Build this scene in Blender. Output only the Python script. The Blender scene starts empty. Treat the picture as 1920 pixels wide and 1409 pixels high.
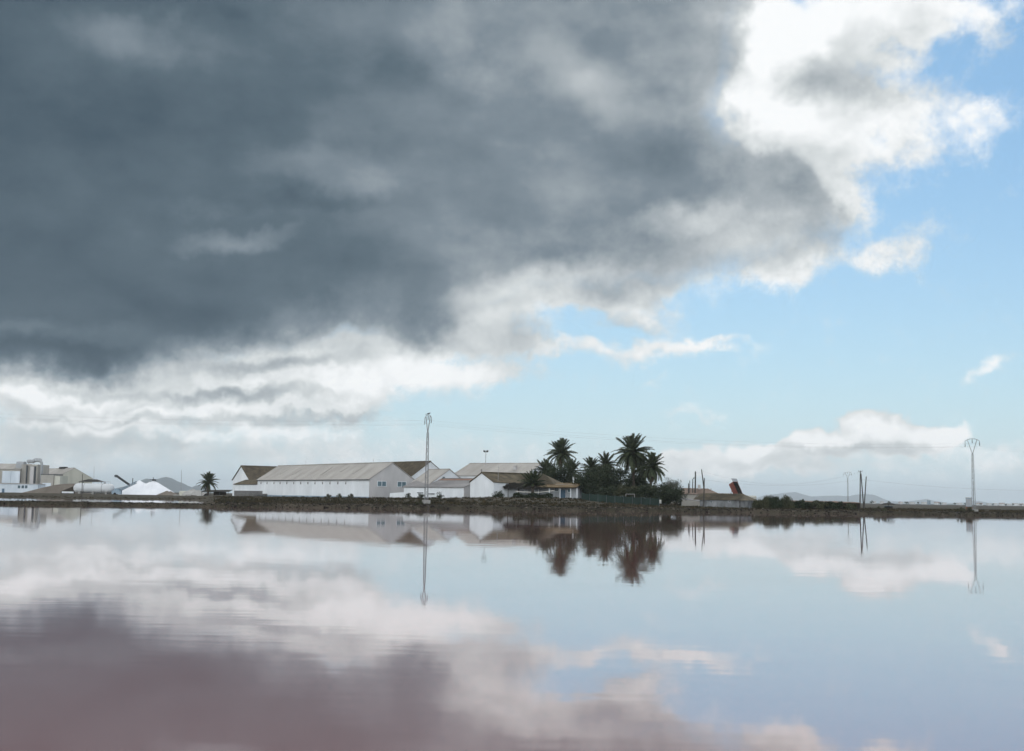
import bpy, bmesh, math, random
from mathutils import Vector, Matrix, noise as mnoise

# ------------------------------------------------------------------ scene, camera
SC = bpy.context.scene
COL = SC.collection
R = math.radians
random.seed(7)

F_PX, W_PX, H_PX = 2200.0, 1920.0, 1409.0          # focal length and frame of the photograph in its pixels
CAM_H, PITCH, ROLL = 1.8, R(5.93), R(0.9)
cam_data = bpy.data.cameras.new('camera')
cam = bpy.data.objects.new('camera', cam_data)
COL.objects.link(cam)
CAM_M = Matrix.Rotation(R(90) + PITCH, 4, 'X') @ Matrix.Rotation(ROLL, 4, 'Z')
cam.matrix_world = Matrix.Translation((0, 0, CAM_H)) @ CAM_M
cam_data.sensor_fit = 'HORIZONTAL'
cam_data.sensor_width = 36.0
cam_data.lens = F_PX / W_PX * 36.0
cam_data.clip_start = 0.1
cam_data.clip_end = 60000.0
SC.camera = cam

def ray(x, y):
    """Direction in the world through a pixel of the 1920x1409 photograph."""
    v = CAM_M.to_3x3() @ Vector(((x - W_PX / 2) / F_PX, -(y - H_PX / 2) / F_PX, -1.0))
    return v.normalized()

def at(x, y, d):
    """World point seen at that pixel, d metres in front of the camera."""
    v = ray(x, y)
    return Vector((0, 0, CAM_H)) + v * (d / v.y)

# ------------------------------------------------------------------ view
SC.view_settings.view_transform = 'Standard'
SC.view_settings.look = 'None'
SC.view_settings.gamma = 1.0
SC.view_settings.exposure = 0.0
SC.view_settings.use_curve_mapping = False
SC.cycles.use_denoising = True
SC.cycles.use_adaptive_sampling = True
SC.cycles.adaptive_threshold = 0.025
SC.cycles.adaptive_min_samples = 8
SC.cycles.max_bounces = 6
SC.cycles.volume_bounces = 1

# ------------------------------------------------------------------ sun behind the cloud deck
SUN_EL, SUN_AZ = R(46), R(10)        # azimuth from +Y (the view) towards +X
sun_data = bpy.data.lights.new('sun', 'SUN')
sun_data.energy = 1.5
sun_data.angle = R(14)
sun_data.color = (1.0, 0.95, 0.88)
sun = bpy.data.objects.new('sun', sun_data)
COL.objects.link(sun)
sd = Vector((math.sin(SUN_AZ) * math.cos(SUN_EL), math.cos(SUN_AZ) * math.cos(SUN_EL), math.sin(SUN_EL)))
sun.rotation_euler = (-sd).to_track_quat('-Z', 'Y').to_euler()

# ------------------------------------------------------------------ world: sky and clouds by direction
world = bpy.data.worlds.new('World')
SC.world = world
world.use_nodes = True
WT = world.node_tree
WT.nodes.clear()

class S:
    """A float socket in the world tree with arithmetic."""
    def __init__(self, sock): self.k = sock
    def _m(self, op, *o, clamp=False):
        n = WT.nodes.new('ShaderNodeMath'); n.operation = op; n.use_clamp = clamp
        for i, a in enumerate((self,) + o):
            if isinstance(a, S): WT.links.new(a.k, n.inputs[i])
            else: n.inputs[i].default_value = a
        return S(n.outputs[0])
    def __add__(s, o): return s._m('ADD', o)
    def __sub__(s, o): return s._m('SUBTRACT', o)
    def __mul__(s, o): return s._m('MULTIPLY', o)
    def __truediv__(s, o): return s._m('DIVIDE', o)
    def mad(s, a, b): return s._m('MULTIPLY_ADD', a, b)
    def min(s, o): return s._m('MINIMUM', o)
    def max(s, o): return s._m('MAXIMUM', o)
    def smin(s, o, k): return s._m('SMOOTH_MIN', o, k)
    def step(s, a, b, lo=0.0, hi=1.0):
        n = WT.nodes.new('ShaderNodeMapRange'); n.interpolation_type = 'SMOOTHSTEP'; n.clamp = True
        WT.links.new(s.k, n.inputs[0])
        for i, v in enumerate((a, b, lo, hi)):
            if isinstance(v, S): WT.links.new(v.k, n.inputs[i + 1])
            else: n.inputs[i + 1].default_value = v
        return S(n.outputs[0])
    def lin(s, a, b, lo=0.0, hi=1.0):
        r = s.step(a, b, lo, hi); r.k.node.interpolation_type = 'LINEAR'; return r

def wlink(a, b): WT.links.new(a, b)
def const(v):
    n = WT.nodes.new('ShaderNodeValue'); n.outputs[0].default_value = v; return S(n.outputs[0])
def vmath(op, a, b=None):
    n = WT.nodes.new('ShaderNodeVectorMath'); n.operation = op
    for i, x in enumerate((a, b)):
        if x is None: continue
        if hasattr(x, 'node'): wlink(x, n.inputs[i])
        else: n.inputs[i].default_value = x
    return n.outputs['Value'] if op in ('LENGTH', 'DOT_PRODUCT') else n.outputs[0]
def combine(x, y, z):
    n = WT.nodes.new('ShaderNodeCombineXYZ')
    for i, v in enumerate((x, y, z)):
        if isinstance(v, S): wlink(v.k, n.inputs[i])
        else: n.inputs[i].default_value = v
    return n.outputs[0]
def fbm(vec, scale, detail=6, rough=0.55, lac=2.0):
    n = WT.nodes.new('ShaderNodeTexNoise'); n.noise_dimensions = '3D'
    wlink(vec, n.inputs['Vector'])
    n.inputs['Scale'].default_value = scale; n.inputs['Detail'].default_value = detail
    n.inputs['Roughness'].default_value = rough; n.inputs['Lacunarity'].default_value = lac
    return n

tc = WT.nodes.new('ShaderNodeTexCoord')
DIR = tc.outputs['Generated']
sx = WT.nodes.new('ShaderNodeSeparateXYZ'); wlink(DIR, sx.inputs[0])
dx, dy, dz = (S(sx.outputs[i]) for i in range(3))
U0 = dx._m('ARCTAN2', dy) * F_PX
V0 = dz._m('ARCSINE') * F_PX

def uv(x, y):
    v = ray(x, y)
    return math.atan2(v.x, v.y) * F_PX, math.asin(v.z) * F_PX

# ragged edges: the coordinates are pushed about by noise on the sphere of directions
wa = vmath('SUBTRACT', fbm(DIR, 14, 3, 0.55).outputs['Color'], (0.5, 0.5, 0.5))
wb = vmath('SUBTRACT', fbm(DIR, 55, 3, 0.6).outputs['Color'], (0.5, 0.5, 0.5))
wsa = WT.nodes.new('ShaderNodeSeparateXYZ'); wlink(wa, wsa.inputs[0])
wsb = WT.nodes.new('ShaderNodeSeparateXYZ'); wlink(wb, wsb.inputs[0])
AX, AY = 170.0, 110.0
BX, BY = 60.0, 42.0
U = S(wsa.outputs[0]).mad(AX, U0) + S(wsb.outputs[0]) * BX
V = S(wsa.outputs[1]).mad(AY, V0) + S(wsb.outputs[1]) * BY

def vnode(op, *ins):
    n = WT.nodes.new('ShaderNodeVectorMath'); n.operation = op
    for i, x in enumerate(ins):
        if hasattr(x, 'node'): wlink(x, n.inputs[i])
        else: n.inputs[i].default_value = x
    return n.outputs['Value'] if op == 'DOT_PRODUCT' else n.outputs[0]

def blobs(items, u, v):
    """Sum of soft ellipses (x, y, rx, ry, turn, weight) given in the photograph's pixels, three at a time."""
    uu, vv = combine(u, u, u), combine(v, v, v)
    items = sorted(items, key=lambda t: abs(t[4]) > 0.5)
    acc = None
    for i in range(0, len(items), 3):
        t = list(items[i:i + 3])
        while len(t) < 3: t.append((0, 0, 1, 1, 0, 0))
        rows = []
        for (x, y, rx, ry, rot, w) in t:
            cu, cv = uv(x, y); rx *= 1.4; ry *= 1.4
            c, s_ = math.cos(R(rot)), math.sin(R(rot))
            rows.append((c / rx, s_ / rx, -(cu * c + cv * s_) / rx, -s_ / ry, c / ry, -(-cu * s_ + cv * c) / ry, w))
        k = [tuple(r[j] for r in rows) for j in range(7)]
        p = vnode('MULTIPLY_ADD', uu, k[0], k[2])
        q = vnode('MULTIPLY_ADD', vv, k[4], k[5])
        if any(abs(z) > 1e-9 for z in k[1]):
            p = vnode('MULTIPLY_ADD', vv, k[1], p)
            q = vnode('MULTIPLY_ADD', uu, k[3], q)
        d2 = vnode('MULTIPLY_ADD', p, p, vnode('MULTIPLY', q, q))
        m = WT.nodes.new('ShaderNodeMapRange'); m.data_type = 'FLOAT_VECTOR'; m.interpolation_type = 'LINEAR'; m.clamp = True
        wlink(d2, m.inputs['Vector'])
        m.inputs[7].default_value = (1, 1, 1); m.inputs[8].default_value = (0, 0, 0)
        m.inputs[9].default_value = (0, 0, 0); m.inputs[10].default_value = (1, 1, 1)
        g = S(vnode('DOT_PRODUCT', vnode('MULTIPLY', m.outputs['Vector'], m.outputs['Vector']), k[6]))
        acc = g if acc is None else acc + g
    return acc

def curve(sock, pts, lo, hi, vlo, vhi):
    n = WT.nodes.new('ShaderNodeFloatCurve')
    c = n.mapping.curves[0]
    pts = [((a - lo) / (hi - lo), (b - vlo) / (vhi - vlo)) for a, b in pts]
    pts.sort()
    while len(c.points) < len(pts): c.points.new(0.5, 0.5)
    for p, (a, b) in zip(c.points, pts):
        p.location = (min(1, max(0, a)), min(1, max(0, b))); p.handle_type = 'AUTO'
    n.mapping.extend = 'HORIZONTAL'
    n.mapping.update()
    wlink(sock.lin(lo, hi).k, n.inputs['Value'])
    return S(n.outputs[0]).mad(vhi - vlo, vlo)

# --- the dark deck: its lower edge over azimuth, its right edge over elevation
lower = [(-60, 736), (0, 728), (100, 728), (215, 722), (300, 702), (400, 690), (500, 670), (590, 655), (640, 640),
         (700, 652), (760, 664), (820, 645), (880, 615), (940, 598), (1000, 588), (1100, 574), (1200, 562),
         (1300, 546), (1400, 525), (1500, 490), (1570, 450), (1640, 405), (1700, 380)]
right = [(-60, 1440), (0, 1424), (60, 1408), (120, 1398), (200, 1400), (260, 1425), (300, 1470), (350, 1545), (400, 1590),
         (440, 1590)]
VB = curve(U, [uv(*p) for p in lower], -1000, 800, 150, 600)
UB = curve(V, [(uv(x, y)[1], uv(x, y)[0]) for y, x in right], 480, 1000, 380, 680)
# outside the frame the deck goes on overhead and to the left, then breaks up
SD = (V - VB).smin(UB - U - V0.step(1500.0, 2600.0, 0.0, 900.0), 40.0)
worn = (S(wsa.outputs[2]) * 1500.0).mad(1.0, ((U0 + 600.0)._m('ABSOLUTE') * 0.9).max(V0)).step(1500.0, 2700.0, 1.0, 0.0)
a_deck = SD.step(-18.0, const(1.0) * U0.step(-500.0, 500.0, 30.0, 75.0)) * worn
thick = SD.step(-5.0, U0.step(-800.0, 300.0, 70.0, 235.0)) * worn

# --- white clouds in the gaps
cum = [
    (1530, 50, 150, 100, 0, 1.0), (1650, 40, 150, 70, 0, .95), (1765, 25, 110, 55, 0, .85), (1858, 55, 38, 45, 0, .7),
    (1420, 60, 70, 110, 0, .9), (1470, 150, 110, 90, 0, 1.0), (1570, 165, 160, 60, 0, .9), (1590, 245, 170, 62, 0, 1.0),
    (1480, 270, 120, 80, 0, .9), (1470, 340, 120, 70, 0, .9), (1560, 330, 90, 60, 0, .7),
    (1700, 255, 50, 40, 0, .6), (1845, 235, 62, 42, 0, .85), (1775, 200, 60, 40, 0, .5), (1705, 118, 55, 16, 0, .5),
    (1745, 70, 50, 28, 0, .4), (1915, 15, 25, 18, 0, .6), (1660, 195, 80, 40, 0, .5),
    (1655, 482, 88, 34, 0, .9), (1705, 440, 80, 45, 20, .42), (1440, 508, 58, 46, 0, .85), (1500, 478, 62, 40, 0, .65),
    (1600, 385, 60, 40, -30, .6), (1660, 330, 130, 22, 0, .22),
    (1868, 687, 44, 16, 12, .7), (1300, 768, 80, 12, 0, .4), (1210, 716, 30, 8, 0, .35),
    (1615, 792, 30, 26, 0, 1.6), (1655, 786, 36, 32, 0, 1.9), (1695, 806, 40, 30, 0, 1.7), (1660, 822, 80, 26, 0, 1.4), (1745, 812, 40, 24, 0, 1.6),
    (1790, 816, 32, 22, 0, 1.5), (1545, 830, 40, 32, 0, 1.7), (1590, 840, 44, 24, 0, 1.4), (1505, 846, 32, 22, 0, 1.2), (1412, 846, 38, 30, 0, 1.6), (1455, 858, 44, 22, 0, 1.3),
    (1345, 860, 46, 26, 0, 1.4), (1290, 868, 44, 24, 0, 1.3), (1250, 880, 40, 22, 0, 1.0), (1650, 850, 160, 20, 0, .9), (1410, 880, 160, 20, 0, .8), (1720, 836, 70, 18, 0, 1.1),
    (1880, 862, 60, 28, 0, .7), (1500, 880, 260, 22, 0, .42),
    (1800, 890, 220, 22, 0, .35), (1290, 890, 120, 24, 0, .5),
    (90, 765, 190, 46, 0, 1.0), (300, 770, 240, 60, 0, .9), (560, 760, 190, 60, 0, .95), (660, 735, 100, 50, 0, .95),
    (730, 695, 210, 36, 0, .95), (900, 700, 150, 24, 0, .8), (1090, 660, 230, 24, 0, .95), (1300, 658, 130, 13, 0, .6),
    (930, 630, 120, 54, 0, .95), (1200, 600, 70, 34, -25, .65), (1030, 565, 220, 30, 10, .8), (1200, 550, 160, 24, 10, .6),
    (600, 670, 160, 36, 0, .9), (720, 650, 120, 36, 0, .9), (840, 620, 90, 40, 0, .8), (420, 705, 220, 34, 0, 1.0), (150, 735, 240, 24, 0, .9),
    (330, 850, 330, 50, 0, .62), (60, 850, 170, 50, 0, .6), (960, 860, 190, 46, 0, .5),
    (640, 850, 200, 50, 0, .55), (820, 730, 120, 30, 0, .45),
]
edge = fbm(DIR, 44, 7, 0.70)
FC = blobs(cum, U, V) + (S(edge.outputs['Fac']) - 0.5) * 1.7
# beyond the frame: broken cloud of the same kind
plane = vmath('MULTIPLY', combine(dx / (dz.max(0.0) + 0.22), dy / (dz.max(0.0) + 0.22), 0.0), (1.0, 1.0, 1.0))
wide = fbm(plane, 1.5, 5, 0.58)
outside = ((U0._m('ABSOLUTE') - 1050.0).max(V0 - 980.0)).step(0.0, 420.0)
FW = (S(wide.outputs['Fac']) - 0.5) * 3.2 + 0.55
FC = FC + (FW - FC) * outside
FC = FC + SD.step(-65.0, -5.0) * 0.34            # torn fringe along the deck
a_cum = FC.step(0.02, 1.15)
alpha = (a_deck * -1.0 + 1.0) * a_cum + a_deck

# --- how light each cloud is
tones = [
    (230, 62, 130, 46, 0, .17), (850, 60, 100, 100, 0, .20), (1090, 150, 150, 60, -30, .16), (1010, 20, 90, 60, 0, .09),
    (1170, 230, 90, 60, 0, .07), (590, 305, 150, 34, 0, .11), (440, 458, 140, 24, 3, .20), (380, 395, 150, 18, 6, .06),
    (90, 632, 130, 22, 0, .16), (700, 340, 90, 16, 0, .07), (1290, 400, 110, 36, 10, .22), (1370, 430, 130, 46, 0, .12),
    (1000, 535, 190, 30, 10, .16), (1440, 100, 50, 130, 0, .12), (1390, 60, 40, 60, 0, .08), (900, 150, 90, 60, 0, .06),
    (420, 80, 200, 60, 0, .04), (880, 450, 200, 40, 0, .04), (1060, 330, 80, 60, 0, .04), (1250, 60, 80, 60, 0, .05),
    (60, 250, 330, 90, 0, -.09), (150, 680, 180, 44, 0, -.16), (700, 215, 230, 90, 0, -.05), (590, 378, 140, 20, 4, -.10),
    (780, 605, 100, 50, 0, -.16), (420, 620, 190, 44, 0, -.10), (30, 420, 200, 120, 0, -.06), (340, 5, 160, 20, 0, -.08),
    (1330, 310, 110, 110, 0, -.06), (1120, 470, 260, 34, 4, -.06), (520, 560, 300, 60, 0, -.04),
    (1560, 160, 120, 36, -8, -.16), (1500, 175, 70, 30, 0, -.05), (1600, 110, 90, 40, 0, -.04), (1680, 60, 80, 40, 0, -.05),
    (930, 640, 100, 44, 0, -.20), (1000, 625, 50, 40, 0, -.10), (470, 748, 170, 13, 3, -.26), (250, 742, 170, 9, 0, -.14),
    (640, 660, 60, 20, 0, -.16), (600, 787, 170, 10, 2, -.22), (380, 790, 170, 12, 0, -.14), (130, 820, 170, 26, 0, -.12),
    (300, 850, 260, 26, 0, -.10), (60, 780, 60, 14, 0, -.12), (520, 690, 160, 16, 6, -.28), (330, 825, 60, 14, 0, -.12),
    (1600, 852, 80, 12, 0, -.14), (1700, 842, 80, 12, 0, -.12), (1450, 875, 160, 12, 0, -.08), (1160, 610, 60, 26, -20, -.10),
    (1480, 45, 70, 80, 0, .20), (1570, 50, 140, 60, 0, .12), (1590, 235, 140, 40, 0, .10), (1490, 230, 60, 40, 0, .10), (430, 728, 60, 12, 0, .12), (660, 728, 70, 30, 0, .14),
    (60, 750, 110, 14, 0, .10), (120, 745, 160, 12, 0, .12), (250, 772, 200, 9, 3, .12), (450, 815, 220, 9, 2, .12), (620, 815, 120, 10, 2, .08), (160, 800, 120, 10, 0, .12), (1590, 290, 150, 30, 0, -.06), (560, 720, 220, 30, 0, -.08), (150, 760, 200, 30, 0, -.06), (1655, 798, 60, 30, 0, .22), (1560, 830, 60, 22, 0, .2), (1775, 812, 60, 20, 0, .2), (1430, 842, 45, 18, 0, .18), (1870, 855, 60, 24, 0, .12),
    (1845, 235, 60, 40, 0, .12), (1655, 480, 80, 30, 0, .12), (1868, 687, 40, 16, 0, .15), (1130, 650, 200, 20, 0, .08),
]
streak = fbm(vmath('MULTIPLY', DIR, (1.0, 1.0, 2.4)), 7, 4, 0.5)
lump = fbm(vmath('MULTIPLY', DIR, (1.0, 1.0, 1.5)), 11, 5, 0.5)
lump2 = fbm(vmath('MULTIPLY', vmath('ADD', DIR, tuple(sd * 0.035)), (1.0, 1.0, 1.5)), 11, 5, 0.5)
billow = (S(lump2.outputs['Fac']) - S(lump.outputs['Fac'])) * U0.step(-900.0, 500.0, -0.18, -0.30)
nse = (S(streak.outputs['Fac']) - 0.5) * 0.34 + (S(lump.outputs['Fac']) - 0.5) * 0.22
dark_base = U0.step(-960.0, 500.0, 0.13, 0.42)
rim = SD.step(-25.0, 45.0) * worn
L = thick * (dark_base - 0.64) + rim * -0.26 + 0.90
L = L + blobs(tones, U, V) + nse + billow + (S(edge.outputs['Fac']) - 0.5) * ((thick * -0.75 + 1.0) * 0.32)
# clouds out of view, away from the sun, are boosted to light the walls
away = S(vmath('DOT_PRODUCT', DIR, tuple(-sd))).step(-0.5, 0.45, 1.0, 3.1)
ramp = WT.nodes.new('ShaderNodeValToRGB')
wlink(L.k, ramp.inputs[0])
stops = [(0.0, (.052, .086, .118)), (0.2, (.098, .142, .178)), (0.4, (.200, .250, .292)), (0.6, (.40, .445, .475)),
         (0.8, (.67, .71, .72)), (1.0, (.97, .99, 1.0))]
cr = ramp.color_ramp
while len(cr.elements) < len(stops): cr.elements.new(0.5)
for e, (p, c) in zip(cr.elements, stops):
    e.position = p; e.color = (*c, 1)
cr.interpolation = 'B_SPLINE' if False else 'LINEAR'

sky = WT.nodes.new('ShaderNodeTexSky')
sky.sky_type = 'NISHITA'
sky.sun_disc = False
sky.sun_elevation = SUN_EL
sky.sun_rotation = SUN_AZ
sky.altitude = 0.0
sky.air_density = 1.0
sky.dust_density = 0.6
sky.ozone_density = 2.0
SKY_STRENGTH = 0.09
# moist air: the clear sky pales evenly towards the horizon
tint = vmath('MULTIPLY', sky.outputs[0], (0.63, 0.96, 1.08))
air = WT.nodes.new('ShaderNodeMix'); air.data_type = 'RGBA'
wlink((V0.max(0.0) * -0.0030)._m('EXPONENT').k, air.inputs[0])
wlink(tint, air.inputs[6]); air.inputs[7].default_value = (0.66 / SKY_STRENGTH, 0.77 / SKY_STRENGTH, 0.86 / SKY_STRENGTH, 1)
bg_sky = WT.nodes.new('ShaderNodeBackground'); wlink(air.outputs[2], bg_sky.inputs[0]); bg_sky.inputs[1].default_value = SKY_STRENGTH
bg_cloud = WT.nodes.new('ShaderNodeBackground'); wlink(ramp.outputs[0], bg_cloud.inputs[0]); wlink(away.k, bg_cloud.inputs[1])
mix = WT.nodes.new('ShaderNodeMixShader')
wlink(alpha.k, mix.inputs[0]); wlink(bg_sky.outputs[0], mix.inputs[1]); wlink(bg_cloud.outputs[0], mix.inputs[2])
wo = WT.nodes.new('ShaderNodeOutputWorld'); wlink(mix.outputs[0], wo.inputs['Surface'])
world.cycles.sampling_method = 'NONE'      # a smooth, bright sky needs no light sampling

# ------------------------------------------------------------------ materials
def mat_new(name):
    m = bpy.data.materials.new(name); m.use_nodes = True
    nt = m.node_tree; b = nt.nodes['Principled BSDF']
    return m, nt, b

def water_mat():
    """Still pink brine: mirror reflection rising towards grazing over a turbid reddish body, with fine ripples."""
    m, nt, b = mat_new('brine')
    n, l = nt.nodes, nt.links
    n.remove(b)
    geo = n.new('ShaderNodeNewGeometry')
    def vm(op, x, y):
        k = n.new('ShaderNodeVectorMath'); k.operation = op
        l.new(x, k.inputs[0])
        if hasattr(y, 'node'): l.new(y, k.inputs[1])
        else: k.inputs[1].default_value = y
        return k.outputs[0]
    def ripple(sx_, sy_, amp, detail):
        t = n.new('ShaderNodeTexNoise'); t.inputs['Scale'].default_value = 1.0
        t.inputs['Detail'].default_value = detail; t.inputs['Roughness'].default_value = 0.5
        l.new(vm('MULTIPLY', geo.outputs['Position'], (sx_, sy_, 1)), t.inputs['Vector'])
        return vm('MULTIPLY', vm('SUBTRACT', t.outputs['Color'], (0.5, 0.5, 0.5)), (amp * 0.3, amp, 0))
    r1 = ripple(0.8, 4.6, 0.011, 2)
    r2 = ripple(0.22, 1.1, 0.0035, 1)
    t = n.new('ShaderNodeTexNoise'); t.inputs['Scale'].default_value = 1.0; t.inputs['Detail'].default_value = 4
    l.new(vm('MULTIPLY', geo.outputs['Position'], (0.03, 0.11, 1)), t.inputs['Vector'])
    mr = n.new('ShaderNodeMapRange'); l.new(t.outputs['Fac'], mr.inputs[0])
    for i, x in enumerate((0.3, 0.75, 0.35, 1.0)): mr.inputs[i + 1].default_value = x
    sc = n.new('ShaderNodeVectorMath'); sc.operation = 'SCALE'; l.new(vm('ADD', r1, r2), sc.inputs[0]); l.new(mr.outputs[0], sc.inputs['Scale'])
    nm = n.new('ShaderNodeVectorMath'); nm.operation = 'NORMALIZE'; l.new(vm('ADD', sc.outputs[0], (0, 0, 1)), nm.inputs[0])
    gl = n.new('ShaderNodeBsdfGlossy'); gl.inputs['Roughness'].default_value = 0.03; l.new(nm.outputs[0], gl.inputs['Normal'])
    gl.inputs['Color'].default_value = (0.97, 0.97, 0.98, 1)
    df = n.new('ShaderNodeBsdfDiffuse'); df.inputs['Color'].default_value = (0.262, 0.130, 0.116, 1)
    fr = n.new('ShaderNodeFresnel'); fr.inputs['IOR'].default_value = 1.38; l.new(nm.outputs[0], fr.inputs['Normal'])
    pw = n.new('ShaderNodeMath'); pw.operation = 'POWER'; l.new(fr.outputs[0], pw.inputs[0]); pw.inputs[1].default_value = 0.58
    mx = n.new('ShaderNodeMixShader'); l.new(pw.outputs[0], mx.inputs[0]); l.new(df.outputs[0], mx.inputs[1]); l.new(gl.outputs[0], mx.inputs[2])
    l.new(mx.outputs[0], n['Material Output'].inputs['Surface'])
    return m

def mesh_obj(name, verts, faces, mat=None, parent=None, smooth=False):
    me = bpy.data.meshes.new(name); me.from_pydata([tuple(v) for v in verts], [], faces)
    if mat: me.materials.append(mat)
    if smooth:
        for p in me.polygons: p.use_smooth = True
    o = bpy.data.objects.new(name, me); COL.objects.link(o)
    if parent: o.parent = parent
    return o

def surf(name, c1, c2, scale=1.0, rough=0.9, c3=None, bump=0.0, detail=6, stretch=(1, 1, 1), spec=0.3, lo=0.35, hi=0.68, island=0.0):
    """Two or three real colours mottled by noise in object space."""
    m, nt, b = mat_new(name)
    n, l = nt.nodes, nt.links
    tcn = n.new('ShaderNodeTexCoord')
    mp = n.new('ShaderNodeMapping'); l.new(tcn.outputs['Object'], mp.inputs[0]); mp.inputs['Scale'].default_value = stretch
    t = n.new('ShaderNodeTexNoise'); t.inputs['Scale'].default_value = scale; t.inputs['Detail'].default_value = detail
    t.inputs['Roughness'].default_value = 0.62
    l.new(mp.outputs[0], t.inputs['Vector'])
    r = n.new('ShaderNodeValToRGB')
    if island:
        gi = n.new('ShaderNodeNewGeometry'); ma = n.new('ShaderNodeMath'); ma.operation = 'MULTIPLY_ADD'
        mb = n.new('ShaderNodeMath'); mb.operation = 'SUBTRACT'; l.new(gi.outputs['Random Per Island'], mb.inputs[0]); mb.inputs[1].default_value = .5
        l.new(mb.outputs[0], ma.inputs[0]); ma.inputs[1].default_value = island; l.new(t.outputs['Fac'], ma.inputs[2]); l.new(ma.outputs[0], r.inputs[0])
    else: l.new(t.outputs['Fac'], r.inputs[0])
    e = r.color_ramp.elements
    e[0].position = lo; e[0].color = (*c1, 1); e[1].position = hi; e[1].color = (*c2, 1)
    if c3:
        x = e.new((lo + hi) / 2); x.color = (*c3, 1)
    l.new(r.outputs[0], b.inputs['Base Color'])
    b.inputs['Roughness'].default_value = rough
    b.inputs['Specular IOR Level'].default_value = spec
    if bump:
        t2 = n.new('ShaderNodeTexNoise'); t2.inputs['Scale'].default_value = scale * 4; t2.inputs['Detail'].default_value = 4
        l.new(mp.outputs[0], t2.inputs['Vector'])
        bp = n.new('ShaderNodeBump'); bp.inputs['Strength'].default_value = 0.6; bp.inputs['Distance'].default_value = bump
        l.new(t2.outputs['Fac'], bp.inputs['Height']); l.new(bp.outputs[0], b.inputs['Normal'])
    return m

M = {}
M['shadewhite'] = surf('shaded_whitewash', (.34, .36, .38), (.56, .58, .60), .5, .9, stretch=(1, 1, .5))  # whitewash darkened in colour for the shade of porch and trees
M['white'] = surf('whitewash', (.72, .74, .76), (.85, .87, .89), .35, .9, stretch=(1, 1, .35), bump=.01)
M['white_b'] = surf('blue_white_paint', (.58, .64, .70), (.74, .79, .84), .3, .85, stretch=(1, 1, .3))
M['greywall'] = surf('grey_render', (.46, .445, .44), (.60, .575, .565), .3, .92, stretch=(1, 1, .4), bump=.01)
M['cream'] = surf('cream_sheet', (.48, .47, .40), (.60, .585, .51), .2, .8, stretch=(1, 1, .2))
M['beige'] = surf('beige_render', (.33, .31, .28), (.46, .435, .39), .25, .9, stretch=(1, 1, .3))
M['dirtywall'] = surf('stained_wall', (.09, .092, .095), (.30, .31, .32), .6, .95, stretch=(1, 1, .6))
M['roof_grey'] = surf('fibre_cement', (.31, .29, .265), (.42, .395, .365), .22, .95, stretch=(1.6, .25, 1), bump=.01)
M['roof_moss'] = surf('mossy_tile', (.058, .048, .034), (.122, .098, .066), .7, .95, bump=.02)
M['roof_tan'] = surf('weathered_tile', (.065, .056, .040), (.155, .128, .086), .8, .95, c3=(.105, .087, .058), bump=.03)
M['roof_mauve'] = surf('old_sheet_roof', (.17, .165, .165), (.27, .26, .255), .3, .9, stretch=(.4, 1.4, 1))
M['roof_red'] = surf('red_tile', (.20, .10, .065), (.30, .17, .11), .8, .95)
M['roof_ochre'] = surf('ochre_tile', (.125, .088, .048), (.215, .155, .085), .8, .95, bump=.02)
M['roof_brown'] = surf('brown_sheet', (.14, .10, .08), (.22, .165, .13), .3, .95)
M['blue'] = surf('blue_paint', (.06, .12, .18), (.10, .17, .24), .6, .6)
M['bluegrey'] = surf('blue_grey_paint', (.25, .33, .40), (.33, .41, .48), .6, .7)
M['dark'] = surf('dark_timber', (.018, .017, .015), (.045, .04, .034), 1.2, .95)
M['darkbrown'] = surf('dark_brown_timber', (.03, .024, .018), (.07, .055, .04), .9, .95, bump=.03)
M['steel'] = surf('galvanised_steel', (.30, .31, .32), (.42, .43, .44), 2.0, .55)
M['darksteel'] = surf('dark_steel', (.05, .06, .065), (.10, .11, .115), 2.0, .6)
M['pylon'] = surf('weathered_galvanised_steel', (.17, .175, .18), (.26, .265, .27), 2.0, .6)
M['concrete'] = surf('concrete', (.30, .29, .27), (.42, .41, .39), .8, .95)
M['wood'] = surf('grey_pole_timber', (.045, .042, .038), (.09, .083, .075), 2.0, .95, stretch=(1, 1, .1))
M['wire'] = surf('wire', (.16, .16, .16), (.22, .22, .22), 1.0, .6)
M['salt'] = surf('salt', (.74, .75, .78), (.86, .86, .88), .15, .95, bump=.06)
M['tank'] = surf('tank_paint', (.56, .57, .58), (.72, .73, .74), .12, .5, stretch=(.4, 1, 1))
M['earth'] = surf('bare_earth', (.13, .11, .09), (.21, .18, .15), .12, .98, bump=.1)
M['red'] = surf('worn_red_paint', (.13, .035, .026), (.23, .08, .055), .7, .7)
M['tyre'] = surf('rubber', (.015, .015, .015), (.03, .03, .03), 2, .9)
M['stone'] = surf('shore_stone', (.012, .010, .008), (.18, .155, .12), 1.6, .95, c3=(.032, .026, .02), lo=.25, hi=.95, island=.6)
M['palmleaf'] = surf('palm_leaf', (.022, .034, .016), (.075, .090, .042), .5, .7, island=.45)
M['deadleaf'] = surf('dry_palm_leaf', (.09, .07, .04), (.15, .12, .07), .8, .8)
M['trunk'] = surf('palm_trunk', (.05, .04, .032), (.10, .082, .065), 1.5, .95, bump=.05)
M['leafdark'] = surf('dark_leaf', (.016, .026, .013), (.045, .058, .028), .35, .75, island=.45)
M['leafolive'] = surf('olive_leaf', (.035, .042, .02), (.085, .085, .045), .4, .8, island=.45)
M['leafgrey'] = surf('grey_green_leaf', (.05, .058, .045), (.10, .105, .08), .5, .85, island=.45)
M['scrub'] = surf('salt_scrub', (.018, .018, .010), (.085, .066, .036), .15, .95, c3=(.042, .036, .02), island=.45)
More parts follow.
